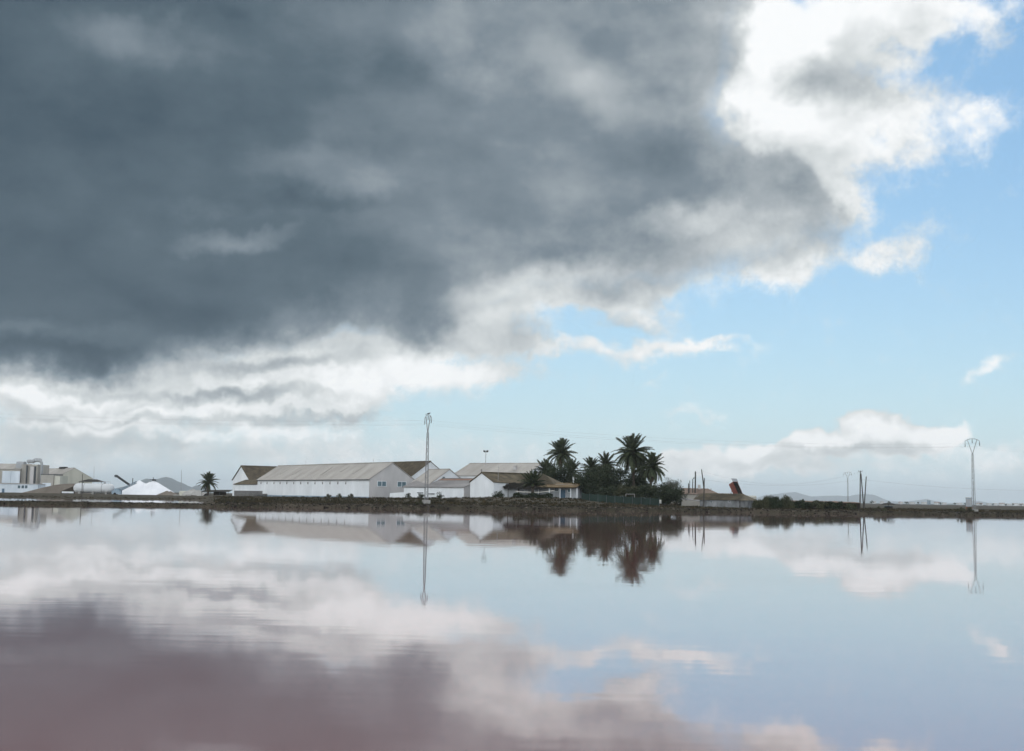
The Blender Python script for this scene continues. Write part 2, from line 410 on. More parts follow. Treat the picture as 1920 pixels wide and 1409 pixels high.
M['net'] = surf('green_net', (.010, .022, .018), (.022, .042, .034), .4, .8, stretch=(1, 1, .3))
M['hill'] = surf('hill', (.05, .065, .075), (.09, .10, .105), .004, 1.0)
M['farwhite'] = surf('far_white_wall', (.62, .62, .62), (.78, .78, .78), .1, .9)
M['glass'] = surf('window_glass', (.05, .085, .10), (.09, .13, .15), .5, .15, spec=.5)
M['pane'] = surf('painted_shutter', (.10, .16, .19), (.16, .23, .26), .6, .5)
M['tarp'] = surf('pale_tarp', (.42, .41, .37), (.54, .53, .48), .5, .8)
M['water'] = water_mat()

def ground_mat():
    m, nt, b = mat_new('salt_marsh_ground')
    n, l = nt.nodes, nt.links
    g = n.new('ShaderNodeNewGeometry')
    def nz(scale, detail, stretch=(1, 1, 1)):
        v = n.new('ShaderNodeVectorMath'); v.operation = 'MULTIPLY'; l.new(g.outputs['Position'], v.inputs[0]); v.inputs[1].default_value = stretch
        t = n.new('ShaderNodeTexNoise'); t.inputs['Scale'].default_value = scale; t.inputs['Detail'].default_value = detail
        t.inputs['Roughness'].default_value = .65; l.new(v.outputs[0], t.inputs['Vector']); return t.outputs['Fac']
    r1 = n.new('ShaderNodeValToRGB'); l.new(nz(.35, 7), r1.inputs[0])
    e = r1.color_ramp.elements
    e[0].position = .32; e[0].color = (.020, .017, .012, 1); e[1].position = .70; e[1].color = (.105, .088, .066, 1)
    x = e.new(.5); x.color = (.050, .042, .030, 1)
    r2 = n.new('ShaderNodeValToRGB'); l.new(nz(.06, 4), r2.inputs[0])
    e = r2.color_ramp.elements
    e[0].position = .45; e[0].color = (.033, .032, .018, 1); e[1].position = .62; e[1].color = (.085, .070, .052, 1)
    mx = n.new('ShaderNodeMix'); mx.data_type = 'RGBA'; mx.inputs[0].default_value = .5
    l.new(r1.outputs[0], mx.inputs[6]); l.new(r2.outputs[0], mx.inputs[7])
    l.new(mx.outputs[2], b.inputs['Base Color'])
    b.inputs['Roughness'].default_value = 1.0; b.inputs['Specular IOR Level'].default_value = .15
    return m
M['ground'] = ground_mat()

# ------------------------------------------------------------------ geometry helpers
class Geo:
    def __init__(self): self.v = []; self.f = []
    def add(self, verts, faces):
        k = len(self.v); self.v += [Vector(p) for p in verts]; self.f += [tuple(i + k for i in q) for q in faces]; return self
    def box(self, x0, x1, y0, y1, z0, z1):
        return self.add([(x0, y0, z0), (x1, y0, z0), (x1, y1, z0), (x0, y1, z0), (x0, y0, z1), (x1, y0, z1), (x1, y1, z1), (x0, y1, z1)],
                        [(0, 3, 2, 1), (4, 5, 6, 7), (0, 1, 5, 4), (1, 2, 6, 5), (2, 3, 7, 6), (3, 0, 4, 7)])
    def hexa(self, p):
        return self.add(p, [(0, 3, 2, 1), (4, 5, 6, 7), (0, 1, 5, 4), (1, 2, 6, 5), (2, 3, 7, 6), (3, 0, 4, 7)])
    def tube(self, pts, rad, n=6, cap=True):
        pts = [Vector(p) for p in pts]
        if not isinstance(rad, (list, tuple)): rad = [rad] * len(pts)
        k = len(self.v); prev = None
        for i, p in enumerate(pts):
            t = (pts[min(i + 1, len(pts) - 1)] - pts[max(i - 1, 0)]).normalized()
            if prev is None:
                a = t.cross(Vector((0, 0, 1)) if abs(t.z) < .9 else Vector((1, 0, 0))).normalized()
            else:
                a = (prev - t * prev.dot(t)).normalized()
            prev = a; b = t.cross(a)
            for j in range(n):
                w = 2 * math.pi * j / n
                self.v.append(p + (a * math.cos(w) + b * math.sin(w)) * rad[i])
        for i in range(len(pts) - 1):
            for j in range(n):
                j2 = (j + 1) % n
                self.f.append((k + i * n + j, k + i * n + j2, k + (i + 1) * n + j2, k + (i + 1) * n + j))
        if cap:
            self.f.append(tuple(k + j for j in range(n))[::-1]); self.f.append(tuple(k + (len(pts) - 1) * n + j for j in range(n)))
        return self
    def bar(self, a, b, w):
        return self.tube([a, b], w * .7071, 4)
    def prism(self, poly, x0, x1):
        """poly in (y, z), extruded along x."""
        n = len(poly)
        return self.add([(x0, y, z) for y, z in poly] + [(x1, y, z) for y, z in poly],
                        [tuple(range(n))[::-1], tuple(range(n, 2 * n))] + [(i, (i + 1) % n, n + (i + 1) % n, n + i) for i in range(n)])
    def slope(self, x0, x1, lo, hi, th=.1, period=1.0, amp=.04, drop=0.0):
        """A ribbed roof slope from the eave lo=(y,z) to the ridge hi=(y,z), ribs running up the slope."""
        d = Vector((0, hi[0] - lo[0], hi[1] - lo[1])); nrm = Vector((0, -d.z, d.y)).normalized()
        if nrm.z < 0: nrm = -nrm
        n = max(2, int((x1 - x0) / period * 4)); k = len(self.v)
        n = min(n, 700)
        for i in range(n + 1):
            x = x0 + (x1 - x0) * i / n
            o = amp * math.sin(2 * math.pi * (x - x0) / period)
            sag = -drop * math.sin(math.pi * i / n) * Vector((0, 0, 1))
            for (q, off) in ((lo, o + th), (hi, o + th), (hi, 0), (lo, 0)):
                self.v.append(Vector((x, q[0], q[1])) + nrm * off + sag)
        for i in range(n):
            a, b = k + 4 * i, k + 4 * (i + 1)
            for j in range(4): self.f.append((a + j, a + (j + 1) % 4, b + (j + 1) % 4, b + j))
        self.f.append((k + 3, k + 2, k + 1, k)); e = k + 4 * n; self.f.append((e, e + 1, e + 2, e + 3))
        return self

def part(name, geo, mat, parent=None, smooth=False, label=None, kind=None):
    o = mesh_obj(name, geo.v, geo.f, M[mat] if isinstance(mat, str) else mat, parent, smooth)
    me = o.data
    bm = bmesh.new(); bm.from_mesh(me); bmesh.ops.recalc_face_normals(bm, faces=bm.faces); bm.to_mesh(me); bm.free()
    if smooth:
        for p in me.polygons: p.use_smooth = True
    if label: o['label'] = label
    if kind: o['kind'] = kind
    return o

def tag(o, label, cat, group=None):
    o['label'] = label; o['category'] = cat
    if group: o['group'] = group
    return o

def thing(name, label, cat, loc=(0, 0, 0), rz=0.0, group=None):
    o = bpy.data.objects.new(name, None); COL.objects.link(o)
    o.empty_display_size = .5
    o.location = loc; o.rotation_euler = (0, 0, rz)
    return tag(o, label, cat, group)

def structure(o): o['kind'] = 'structure'; return o

class Frame:
    """A thing with a local frame: x along its length, y to its left, z up; pixels can be dropped on its walls."""
    def __init__(s, name, label, cat, p, ax, z, group=None):
        s.o = Vector((p[0], p[1], z)); ax = Vector((ax[0], ax[1], 0)).normalized()
        s.x = ax; s.y = Vector((-ax.y, ax.x, 0))
        s.e = thing(name, label, cat, s.o, math.atan2(ax.y, ax.x), group)
    def hit(s, px, py, axis, val):
        """Local point where the pixel's ray meets the plane local[axis] == val."""
        n = (s.x, s.y, Vector((0, 0, 1)))[axis]
        c = Vector((0, 0, CAM_H)); r = ray(px, py)
        t = (n.dot(s.o) + val - n.dot(c)) / n.dot(r)
        q = c + r * t - s.o
        return Vector((q.dot(s.x), q.dot(s.y), q.z))
    def rect(s, plane, px0, py0, px1, py1):
        """(a0,a1,z0,z1) of a pixel rectangle on a wall. plane=(axis,value)"""
        a = s.hit(px0, py0, *plane); b = s.hit(px1, py1, *plane); k = 1 - plane[0]
        m0, m1 = sorted((a[k], b[k])); return m0, m1, min(a.z, b.z), max(a.z, b.z)
    def wbox(s, g, plane, r, d0, d1):
        """Box on a wall: d0..d1 metres outward (sign given by third item of plane)."""
        ax, val = plane[0], plane[1]; sg = plane[2] if len(plane) > 2 else -1
        lo, hi = sorted((val + sg * d0, val + sg * d1))
        if ax == 0: g.box(lo, hi, r[0], r[1], r[2], r[3])
        else: g.box(r[0], r[1], lo, hi, r[2], r[3])
        return g
    def window(s, plane, r, panes=1, frame='white', pane='glass', name='window', fw=.08, parent=None):
        """Frame of four bars and mullions standing proud, panes set back inside it."""
        g = Geo(); a0, a1, z0, z1 = r
        s.wbox(g, plane, (a0 - fw, a1 + fw, z1, z1 + fw), 0, .07); s.wbox(g, plane, (a0 - fw, a1 + fw, z0 - fw, z0), 0, .10)
        s.wbox(g, plane, (a0 - fw, a0, z0, z1), 0, .07); s.wbox(g, plane, (a1, a1 + fw, z0, z1), 0, .07)
        w = (a1 - a0) / panes
        for i in range(1, panes): s.wbox(g, plane, (a0 + i * w - fw * .6, a0 + i * w + fw * .6, z0, z1), 0, .06)
        fr = part(name, g, frame, parent or s.e)
        for i in range(panes):
            p = Geo(); s.wbox(p, plane, (a0 + i * w + (fw * .6 if i else 0), a0 + (i + 1) * w - (fw * .6 if i < panes - 1 else 0), z0, z1), .005, .03)
            part('pane', p, pane, fr)
        return fr
    def door(s, plane, r, mat='blue', frame='white'):
        g = Geo(); a0, a1, z0, z1 = r; s.wbox(g, plane, (a0, a1, z0, z1), .004, .05)
        d = part('door', g, mat, s.e)
        h = Geo(); s.wbox(h, plane, (a1 - .16, a1 - .08, z0 + (z1 - z0) * .47, z0 + (z1 - z0) * .53), .05, .10); part('handle', h, 'steel', d)
        return d

def nave(fr, L, w, ze, zr, wall, roof, gable_far=None, over=.25, period=.9, amp=.035, ridge=True, gable_mat=None, drop=0.0):
    """Gabled shed in the frame fr: x 0..L, y 0..w, eaves ze, ridge zr above its base."""
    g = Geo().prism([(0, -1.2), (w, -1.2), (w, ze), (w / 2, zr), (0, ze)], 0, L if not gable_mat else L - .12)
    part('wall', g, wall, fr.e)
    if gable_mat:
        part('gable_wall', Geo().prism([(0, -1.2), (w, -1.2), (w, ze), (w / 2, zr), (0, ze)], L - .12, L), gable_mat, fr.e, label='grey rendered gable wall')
    k = (zr - ze) / (w / 2)
    for sgn in (0, 1):
        lo = (-over, ze - over * k + .03) if sgn == 0 else (w + over, ze - over * k + .03)
        part('roof_slope', Geo().slope(-over, L + over * .6, lo, (w / 2, zr + .03), .12, period, amp, drop), roof, fr.e)
    if ridge:
        part('ridge_cap', Geo().tube([(-over, w / 2, zr + .16), (L + over * .6, w / 2, zr + .16)], .14, 6), roof, fr.e)
    return fr

def lattice(g, p, h, w0, w1, leg=.05, step=.55):
    n = max(3, int(h / step)); cs = [(-1, -1), (1, -1), (1, 1), (-1, 1)]
    def c(i, z): w = w0 + (w1 - w0) * z / h; return Vector((p[0] + cs[i][0] * w / 2, p[1] + cs[i][1] * w / 2, p[2] + z))
    for i in range(4): g.bar(c(i, 0), c(i, h), leg)
    for k in range(n):
        z0, z1 = h * k / n, h * (k + 1) / n
        for i in range(4):
            j = (i + 1) % 4
            g.bar(c(i, z0), c(j, z1), leg * .6) if k % 2 else g.bar(c(j, z0), c(i, z1), leg * .6)
            g.bar(c(i, z1), c(j, z1), leg * .6)
    return g

def interp(x, pts):
    if x <= pts[0][0]: return pts[0][1]
    for (a, b), (c, d) in zip(pts, pts[1:]):
        if x <= c: return b + (d - b) * (x - a) / (c - a)
    return pts[-1][1]
def sstep(a, b, x):
    t = min(1, max(0, (x - a) / (b - a))); return t * t * (3 - 2 * t)

# ------------------------------------------------------------------ land and water
EDGE = [(-4000, 90), (-1500, 122), (0, 145), (400, 154), (800, 166), (1000, 175), (1350, 183), (1700, 193), (1900, 198), (3500, 215)]
def pxof(x, y): return 960 + 2200 * x / max(y, 1)
def edge_y(px): return interp(px, EDGE)
LAND = [(380, .55, .95), (600, .6, 1.1), (760, .65, 1.25), (860, .7, 1.45), (930, .75, 1.75), (1000, .8, 1.85), (1080, .75, 1.75), (1180, .65, 1.2),
        (1290, .5, .75), (1400, .48, .55), (3000, .48, .6)]
def ground_z(x, y):
    px = pxof(x, y); e = edge_y(px); s = y - e
    n1 = mnoise.noise(Vector((x * .25, y * .25, 0))); n2 = mnoise.noise(Vector((x * .9, y * .9, 3)))
    wob = .5 * mnoise.noise(Vector((x * .35, 7, 1))) + .25 * mnoise.noise(Vector((x * 1.3, 2, 5)))
    s += wob
    if s < 0: return max(-.9, s * .55)
    top = interp(px, [(-4000, .35), (370, .35), (450, .42), (800, .52), (1300, .46), (4000, .50)])
    top *= 1 + .22 * mnoise.noise(Vector((x * .11, 4, 2)))
    z = top * sstep(-.15, .9, s) + .05 * n2
    a = interp(px, [(t[0], t[1]) for t in LAND]); b = interp(px, [(t[0], t[2]) for t in LAND])
    land = a + (b - a) * sstep(e + 5, 228, y) + .10 * n1 + .05 * n2
    if y > 600: land = land + (.6 - land) * sstep(600, 900, y)
    far_bank = 258 + 3 * mnoise.noise(Vector((x * .05, 3, 9)))
    bank = .17 + .42 * sstep(266, 390, y) + .06 * n1
    left = -.8 + (bank + .8) * sstep(far_bank - 1.5, far_bank + 2.0, y)
    k = sstep(365, 425, px + 14 * n1)
    back = left + (land - left) * k
    return z + (back - z) * sstep(3.0, 6.5, s)

ts = []
t = -3.2
while t < 3.2:
    ts.append(t); t += .0045 if abs(t) < .52 else .06
ss = [-60, -6, -2.5, -1.2, -.6, -.2, .1, .4, .7, 1.0, 1.4, 1.9, 2.6, 3.4, 4.2, 5.0, 6, 7.5, 9.5, 12, 15, 19, 24, 30, 36, 43, 50, 58, 66, 74, 82, 90, 98,
      106, 114, 121, 127, 132, 136, 140, 144, 148, 153, 160, 170, 185, 205, 235, 280, 340, 430, 560, 750, 1000, 1500, 2500, 4500, 9000, 18000, 30000]
V_, F_ = [], []
for s_ in ss:
    for t in ts:
        y = edge_y(960 + 2200 * t) + s_; x = t * y
        V_.append((x, y, ground_z(x, y) if s_ < 1500 else .6))
nt_ = len(ts)
for i in range(len(ss) - 1):
    for j in range(nt_ - 1):
        a = i * nt_ + j; F_.append((a, a + 1, a + 1 + nt_, a + nt_))
structure(mesh_obj('ground', V_, F_, M['ground'], smooth=True))
# the bank the photographer stands on
V_, F_ = [], []
for i in range(61):
    x = -150 + 5 * i
    for (y, z) in ((-300, .6), (-20, .5), (-2, .35), (.8, .3), (2.2, -.1), (3.4, -.7)):
        V_.append((x, y + .3 * math.sin(x * 1.7), z))
for i in range(60):
    for j in range(5):
        a = i * 6 + j; F_.append((a, a + 6, a + 7, a + 1))
structure(mesh_obj('near_bank', V_, F_, M['ground'], smooth=True))
structure(mesh_obj('water', [(-1600, -120, 0), (1600, -120, 0), (1600, 700, 0), (-1600, 700, 0)], [(0, 1, 2, 3)], M['water']))

# hills far behind
def hill(label, D, prof, depth):
    g = Geo(); rows = []
    pts = []
    for (a, b), (c, d) in zip(prof, prof[1:]):
        n = max(2, int((c - a) / 4))
        for i in range(n): pts.append((a + (c - a) * i / n, b + (d - b) * i / n))
    pts.append(prof[-1])
    for k, (off, f) in enumerate(((-1, 0), (-.6, .35), (-.25, .75), (0, 1), (.4, .6), (1, 0))):
        row = []
        for i, (px, y) in enumerate(pts):
            top = at(px, y, D); z = max(0, top.z) * f
            z += (mnoise.noise(Vector((px * .09, k * 1.7, 0))) * .12) * max(0, top.z) * (1 if 0 < f < 1 else 0)
            q = (D + off * depth) / D
            row.append(len(g.v)); g.v.append(Vector((top.x * q, D + off * depth, z - (2 if f == 0 else 0))))
        rows.append(row)
    for r0, r1 in zip(rows, rows[1:]):
        for i in range(len(r0) - 1): g.f.append((r0[i], r0[i + 1], r1[i + 1], r1[i]))
    return structure(part('hill', g, 'hill', smooth=True))
hill('', 9000, [(196, 921), (225, 914), (245, 910), (262, 902), (274, 897.5), (286, 899), (294, 899), (304, 896), (312, 894.6), (322, 897), (333, 903),
                (342, 906), (352, 911), (360, 914), (366, 911), (373, 909.5), (384, 914), (396, 919), (410, 923), (430, 925)], 900)
hill('', 17000, [(1380, 938), (1420, 933), (1436, 928.5), (1450, 927.5), (1475, 924), (1492, 923), (1508, 928), (1522, 931.5), (1545, 930), (1570, 929.5), (1590, 931),
                 (1604, 928), (1622, 926.5), (1640, 928.5), (1655, 935), (1668, 940), (1690, 941), (1715, 939), (1738, 936), (1752, 939.5), (1775, 943.5), (1800, 943),
                 (1835, 939.5), (1852, 943), (1880, 945.5), (1930, 946)], 1500)

# rough stones heaped along the water's edge: far too many and too small to count
stone_proto = []
for k in range(6):
    bm = bmesh.new(); bmesh.ops.create_icosphere(bm, subdivisions=1, radius=1)
    for v in bm.verts: v.co *= random.uniform(.7, 1.25); v.co.z *= .65
    bm.verts.ensure_lookup_table()
    stone_proto.append(([v.co.copy() for v in bm.verts], [tuple(v.index for v in f.verts) for f in bm.faces])); bm.free()
g = Geo()
rnd = random.Random(3)
for i in range(6500):
    px = rnd.uniform(-160, 2080); e = edge_y(px)
    big = rnd.random() < .12
    s_ = rnd.gauss(.75, .55) if rnd.random() < .8 else rnd.uniform(1.2, 3.6)
    y = e + s_; x = (px - 960) / 2200 * y; z = ground_z(x, y)
    if z < -.25: continue
    r = rnd.uniform(.13, .24) if big else rnd.uniform(.05, .13)
    if px < 400: r *= .7
    vs, fs = stone_proto[rnd.randrange(6)]
    a = rnd.uniform(0, 6.28); c, s2 = math.cos(a), math.sin(a)
    g.add([(x + r * (v.x * c - v.y * s2), y + r * (v.x * s2 + v.y * c), z + r * (v.z + .25)) for v in vs], fs)
o = mesh_obj('shore_stones', g.v, g.f, M['stone']); o['kind'] = 'stuff'; o['label'] = 'rough brown stones heaped along the water edge of the dike'; o['category'] = 'stones'

# low salt scrub and dry grass on the dike and the flats
def tufts(name, label, n, region, size, mat, blades, seed, up=1.0):
    rnd = random.Random(seed); g = Geo()
    for i in range(n):
        px, y = region(rnd); x = (px - 960) / 2200 * y; z = ground_z(x, y)
        if z < .12: continue
        w = rnd.uniform(*size) * (.45 if px < 410 and y < 240 else 1)
        for b in range(blades):
            a = rnd.uniform(0, 6.28); rr = w * rnd.random() ** .5
            bx, by = x + rr * math.cos(a), y + rr * math.sin(a)
            h = w * rnd.uniform(.5, 1.1) * up * (1.1 - .6 * rr / w); wd = w * rnd.uniform(.10, .22); q = rnd.uniform(0, 6.28)
            lx, ly = h * .5 * math.cos(a), h * .5 * math.sin(a)
            cx, cy = wd * math.cos(q), wd * math.sin(q)
            k = len(g.v)
            g.v += [Vector((bx - cx, by - cy, z - .03)), Vector((bx + cx, by + cy, z - .03)), Vector((bx + lx + cx * .6, by + ly + cy * .6, z + h)), Vector((bx + lx - cx * .6, by + ly - cy * .6, z + h * .85))]
            g.f.append((k, k + 1, k + 2, k + 3))
    o = mesh_obj(name, g.v, g.f, M[mat]); o['kind'] = 'stuff'; o['label'] = label; o['category'] = 'scrub'
    return o
def reg_dike(r):
    px = r.uniform(-160, 2080); return px, edge_y(px) + r.uniform(1.0, 4.8)
def reg_flat(r):
    px = r.uniform(395, 2080); return px, edge_y(px) + 3 + 80 * r.random() ** 1.8
def reg_far(r):
    px = r.uniform(-160, 420); return px, 257 + r.random() ** 2 * 60
tufts('dike_scrub', 'low brown salt scrub along the top of the dike', 2600, reg_dike, (.10, .24), 'scrub', 12, 11)
tufts('marsh_scrub', 'dry brown scrub spread over the flats behind the dike', 6500, reg_flat, (.16, .42), 'scrub', 12, 12)
tufts('bank_scrub', 'dark scrub along the far bank of the small pond', 900, reg_far, (.10, .24), 'scrub', 12, 13)

# ------------------------------------------------------------------ the warehouses
P1, P2 = at(692, 934.5, 262), at(482, 931, 311)
AX = Vector((P1.x - P2.x, P1.y - P2.y)).normalized(); LA = (Vector((P1.x, P1.y)) - Vector((P2.x, P2.y))).length
GX = Vector((-AX.y, AX.x))                      # across the naves, away to the right
def xy(p): return Vector((p.x, p.y))

A = Frame('long_warehouse', 'longest white warehouse with grey roof, small vents and a grey gable end', 'warehouse', xy(P2), AX, 1.1)
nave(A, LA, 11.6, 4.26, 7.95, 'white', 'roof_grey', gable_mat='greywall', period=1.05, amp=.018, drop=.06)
pl = (1, 0.0, -1)
part('plinth', A.wbox(Geo(), pl, (0, LA - .05, -.6, .34), 0, .05), 'bluegrey', A.e)
part('gutter', Geo().tube([(-.1, -.34, 4.10), (LA + .1, -.34, 4.10)], .10, 6), 'darksteel', A.e)
for px in (489.7, 501, 514, 525.5, 538, 551, 564, 577.6, 591, 605, 619, 633.7, 648.5):
    c = A.hit(px, 906, 1, 0.0)
    v = part('vent', A.wbox(Geo(), pl, (c.x - .26, c.x + .26, c.z - .34, c.z + .34), 0, .06), 'greywall', A.e)
    part('grille', A.wbox(Geo(), pl, (c.x - .17, c.x + .17, c.z - .22, c.z + .10), .06, .075), 'darksteel', v)
gp = (0, LA, 1)
for r in ((708, 903, 723.6, 912), (745.4, 903.8, 760.8, 913)):
    A.window(gp, A.rect(gp[:2], *r), 2, 'white', 'pane', fw=.10)
# roof panels replaced over the years
for (x0, x1, f0, f1) in ((9, 9.8, .35, .95), (17, 17.9, .3, .7), (33, 33.7, .25, .8), (41, 42, .45, .85), (49, 49.6, .3, .9)):
    def rp(x, f, o): return (x, 5.8 * f, 4.29 + 3.69 * f + o)
    part('roof_patch', Geo().hexa([rp(x0, f0, .16), rp(x1, f0, .16), rp(x1, f1, .16), rp(x0, f1, .16), rp(x0, f0, .20), rp(x1, f0, .20), rp(x1, f1, .20), rp(x0, f1, .20)]), 'roof_grey', A.e)
for px in (573, 700):
    c = A.hit(px, 871, 1, 5.8)
    part('aerial', Geo().tube([(c.x, 5.8, 7.9), (c.x, 5.8, 9.2)], .03, 5).bar((c.x - .25, 5.8, 9.0), (c.x + .25, 5.8, 9.0), .03), 'steel', A.e)
# lower link towards the cross wing
part('link_wall', Geo().prism([(.02, -1.2), (7, -1.2), (7, 4.2), (3.2, 4.2), (.02, 3.05)], -15.5, -.02), 'white', A.e)
part('link_roof', Geo().slope(-15.6, -.05, (-.25, 3.0), (3.4, 4.3), .12, .5, .04), 'roof_tan', A.e)

nb = at(466.5, 930, 323.5)
B = Frame('cross_warehouse', 'white gabled wing with a blue door, left of the long warehouse', 'warehouse', xy(nb), GX, .95)
nave(B, 24, 11.5, 4.55, 8.3, 'white', 'roof_moss', period=.34, amp=.035)
bp = (0, 0.0, -1)
B.door(bp, B.rect(bp[:2], 439.3, 915, 445.5, 931))
B.window(bp, B.rect(bp[:2], 452.6, 912, 457.6, 919.8), 1, 'white', 'pane')

c0 = at(806, 920, 275)
C = Frame('rear_warehouse', 'white gabled warehouse with dark mossy roof behind the grey gable end', 'warehouse', xy(c0) - GX * 6.3 - AX * 58, AX, 1.1)
nave(C, 58, 12.6, 4.3, 8.66, 'white', 'roof_moss', period=.34, amp=.035)

d0 = at(842, 920, 250)
D_ = Frame('small_gabled_store', 'small white gabled store with pale tan roof behind the low shed', 'shed', xy(d0) - GX * 5 - AX * 8, AX, 1.3)
nave(D_, 8, 10, 2.9, 6.1, 'white', 'roof_grey', period=.9)
part('vent_cowl', Geo().box(8.02, 8.3, 5.6, 6.9, 3.75, 4.35), 'dark', D_.e)
dp = (0, 8.0, 1)
D_.window(dp, D_.rect(dp[:2], 829.5, 894.5, 834, 897), 1, 'white', 'glass', fw=.05)

e0, e1 = at(757, 930, 251), at(870, 932, 237)
EAX = xy(e1) - xy(e0); EL = EAX.length
E = Frame('low_shed', 'long low white shed with mauve grey roof behind the lattice pylon', 'shed', xy(e0), EAX, 1.3)
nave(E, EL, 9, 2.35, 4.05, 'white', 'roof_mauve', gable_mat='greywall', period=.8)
part('tile_course', Geo().slope(.2, EL, (3.6, 3.80), (4.4, 4.08), .10, .4, .04), 'roof_red', E.e)
part('yard_wall', Geo().hexa([(-5.2, .3, -1), (-.05, .3, -1), (-.05, .6, -1), (-5.2, .6, -1), (-5.2, .3, 1.0), (-.05, .3, 1.25), (-.05, .6, 1.25), (-5.2, .6, 1.0)]), 'white', E.e)
ep = (1, 0.0, -1)
for r in ((783.5, 923.2, 793.5, 925.0), (805, 924.6, 815, 927.0)):
    a = E.rect(ep[:2], *r); g = Geo(); E.wbox(g, ep, (a[0], a[1], a[2], a[2] + .14), 0, .25); part('ledge', g, 'darksteel', E.e)

# ------------------------------------------------------------------ the farmhouse
f0 = at(925, 931.6, 226)
Fh = Frame('gabled_farmhouse', 'white farmhouse gable with weathered tan tile roof beside the low shed', 'house', xy(f0), GX, 1.6)
nave(Fh, 12, 8.0, 3.05, 4.8, 'white', 'roof_tan', period=.32, amp=.035, over=.2, drop=.12)
part('roof_finial', Geo().tube([(-.1, 4, 4.9), (-.1, 4, 5.6)], .05, 5).bar((-.35, 4, 5.4), (.15, 4, 5.4), .05), 'wood', Fh.e)
part('aerial', Geo().tube([(1.2, .2, 3.2), (1.2, .2, 6.2)], .03, 5).bar((.8, .2, 6.0), (1.6, .2, 6.0), .03), 'steel', Fh.e)
part('roof_pipe', Geo().tube([(.08, 1.2, -.5), (.08, 1.2, 3.5)], .05, 5), 'steel', Fh.e)

h0, h1 = at(928, 931, 233), at(1083, 934, 226)
HAX = xy(h1) - xy(h0); HL = HAX.length
Hh = Frame('farmhouse_wing', 'low white farmhouse wing with ochre tiled porch roof and blue door', 'house', xy(h0), HAX, 1.75)
part('wall', Geo().box(0, HL, 0, 5.5, -1.2, 2.75), 'shadewhite', Hh.e)
xr = Hh.hit(1042, 906, 1, 0)[0]; x0_ = Hh.hit(985, 888, 1, 2.5)[0]; x1_ = Hh.hit(1021, 889, 1, 2.5)[0]
g = Geo().add([(-.3, -.35, 2.72), (xr, -.35, 2.72), (xr, 5.9, 2.72), (-.3, 5.9, 2.72), (-.3, 2.6, 4.75), (x1_, 2.6, 4.6)], [(0, 1, 5, 4), (1, 2, 5), (2, 3, 4, 5), (3, 0, 4), (0, 3, 2, 1)])
part('roof', g, 'roof_tan', Hh.e)
for i in range(int((xr + .2) / .32)):           # rows of barrel tiles down the front slope
    x = -.2 + i * .32; f = min(1, max(0, (xr - x) / max(.1, xr - x1_)))
    part('tile_row', Geo().tube([(x, -.4, 2.76), (x, -.4 + 3.0 * f, 2.76 + 2.0 * f)], .075, 5), 'roof_tan', Hh.e)
xp = Hh.hit(1008, 914, 1, -1.8)[0]
part('porch_roof', Geo().slope(xp, HL + .5, (-1.9, 2.12), (1.2, 2.95), .12, .30, .035, .05), 'roof_ochre', Hh.e)
part('porch_fascia', Geo().box(xp, HL + .45, -1.86, -1.74, 1.92, 2.10), 'dark', Hh.e)
for px in (1010, 1030, 1050, 1070, 1082):
    c = Hh.hit(px, 925, 1, -1.7); part('porch_post', Geo().box(c.x - .07, c.x + .07, -1.77, -1.63, -.8, 1.95), 'white', Hh.e)
hp = (1, 0.0, -1)
Hh.door(hp, Hh.rect(hp[:2], 1051.5, 919, 1060, 934))
Hh.window(hp, Hh.rect(hp[:2], 1040, 915.5, 1047, 921), 1, 'white', 'glass')
Hh.window(hp, Hh.rect(hp[:2], 1065, 918, 1070, 923), 1, 'white', 'pane')
Hh.window(hp, Hh.rect(hp[:2], 936, 918.5, 949, 928), 1, 'bluegrey', 'glass')
c = Hh.hit(1078.5, 905, 1, 2.0)
ch = part('chimney', Geo().box(c.x - .42, c.x - .17, 1.8, 2.3, 2.4, 3.9).box(c.x + .17, c.x + .42, 1.8, 2.3, 2.4, 3.9).box(c.x - .42, c.x + .42, 1.8, 2.3, 2.2, 2.75), 'white', Hh.e)
part('chimney_cap', Geo().box(c.x - .52, c.x + .52, 1.7, 2.4, 3.9, 4.05), 'greywall', ch)

pg = Frame('brush_pergola', 'dark brush roofed pergola in front of the farmhouse wing', 'pergola', xy(at(953, 930, 228)), Vector((1, -.03)), 1.8)
rnd = random.Random(5); g = Geo()
for i in range(150):
    x = rnd.uniform(-.4, 6.4); y = rnd.uniform(-1.2, 1.2); z = 1.9 + .8 * (y + 1.2) / 2.4 + rnd.uniform(-.3, .25)
    g.box(x - rnd.uniform(.3, .9), x + rnd.uniform(.3, .9), y - .3, y + .3, z - .10, z + .10)
part('brush_roof', g, 'dark', pg.e)
for x in (0, 2, 4, 6):
    part('post', Geo().tube([(x, -1.1, -.6), (x, -1.1, 2.0)], .07, 6), 'wood', pg.e); part('post', Geo().tube([(x, 1.1, -.6), (x, 1.1, 2.6)], .07, 6), 'wood', pg.e)

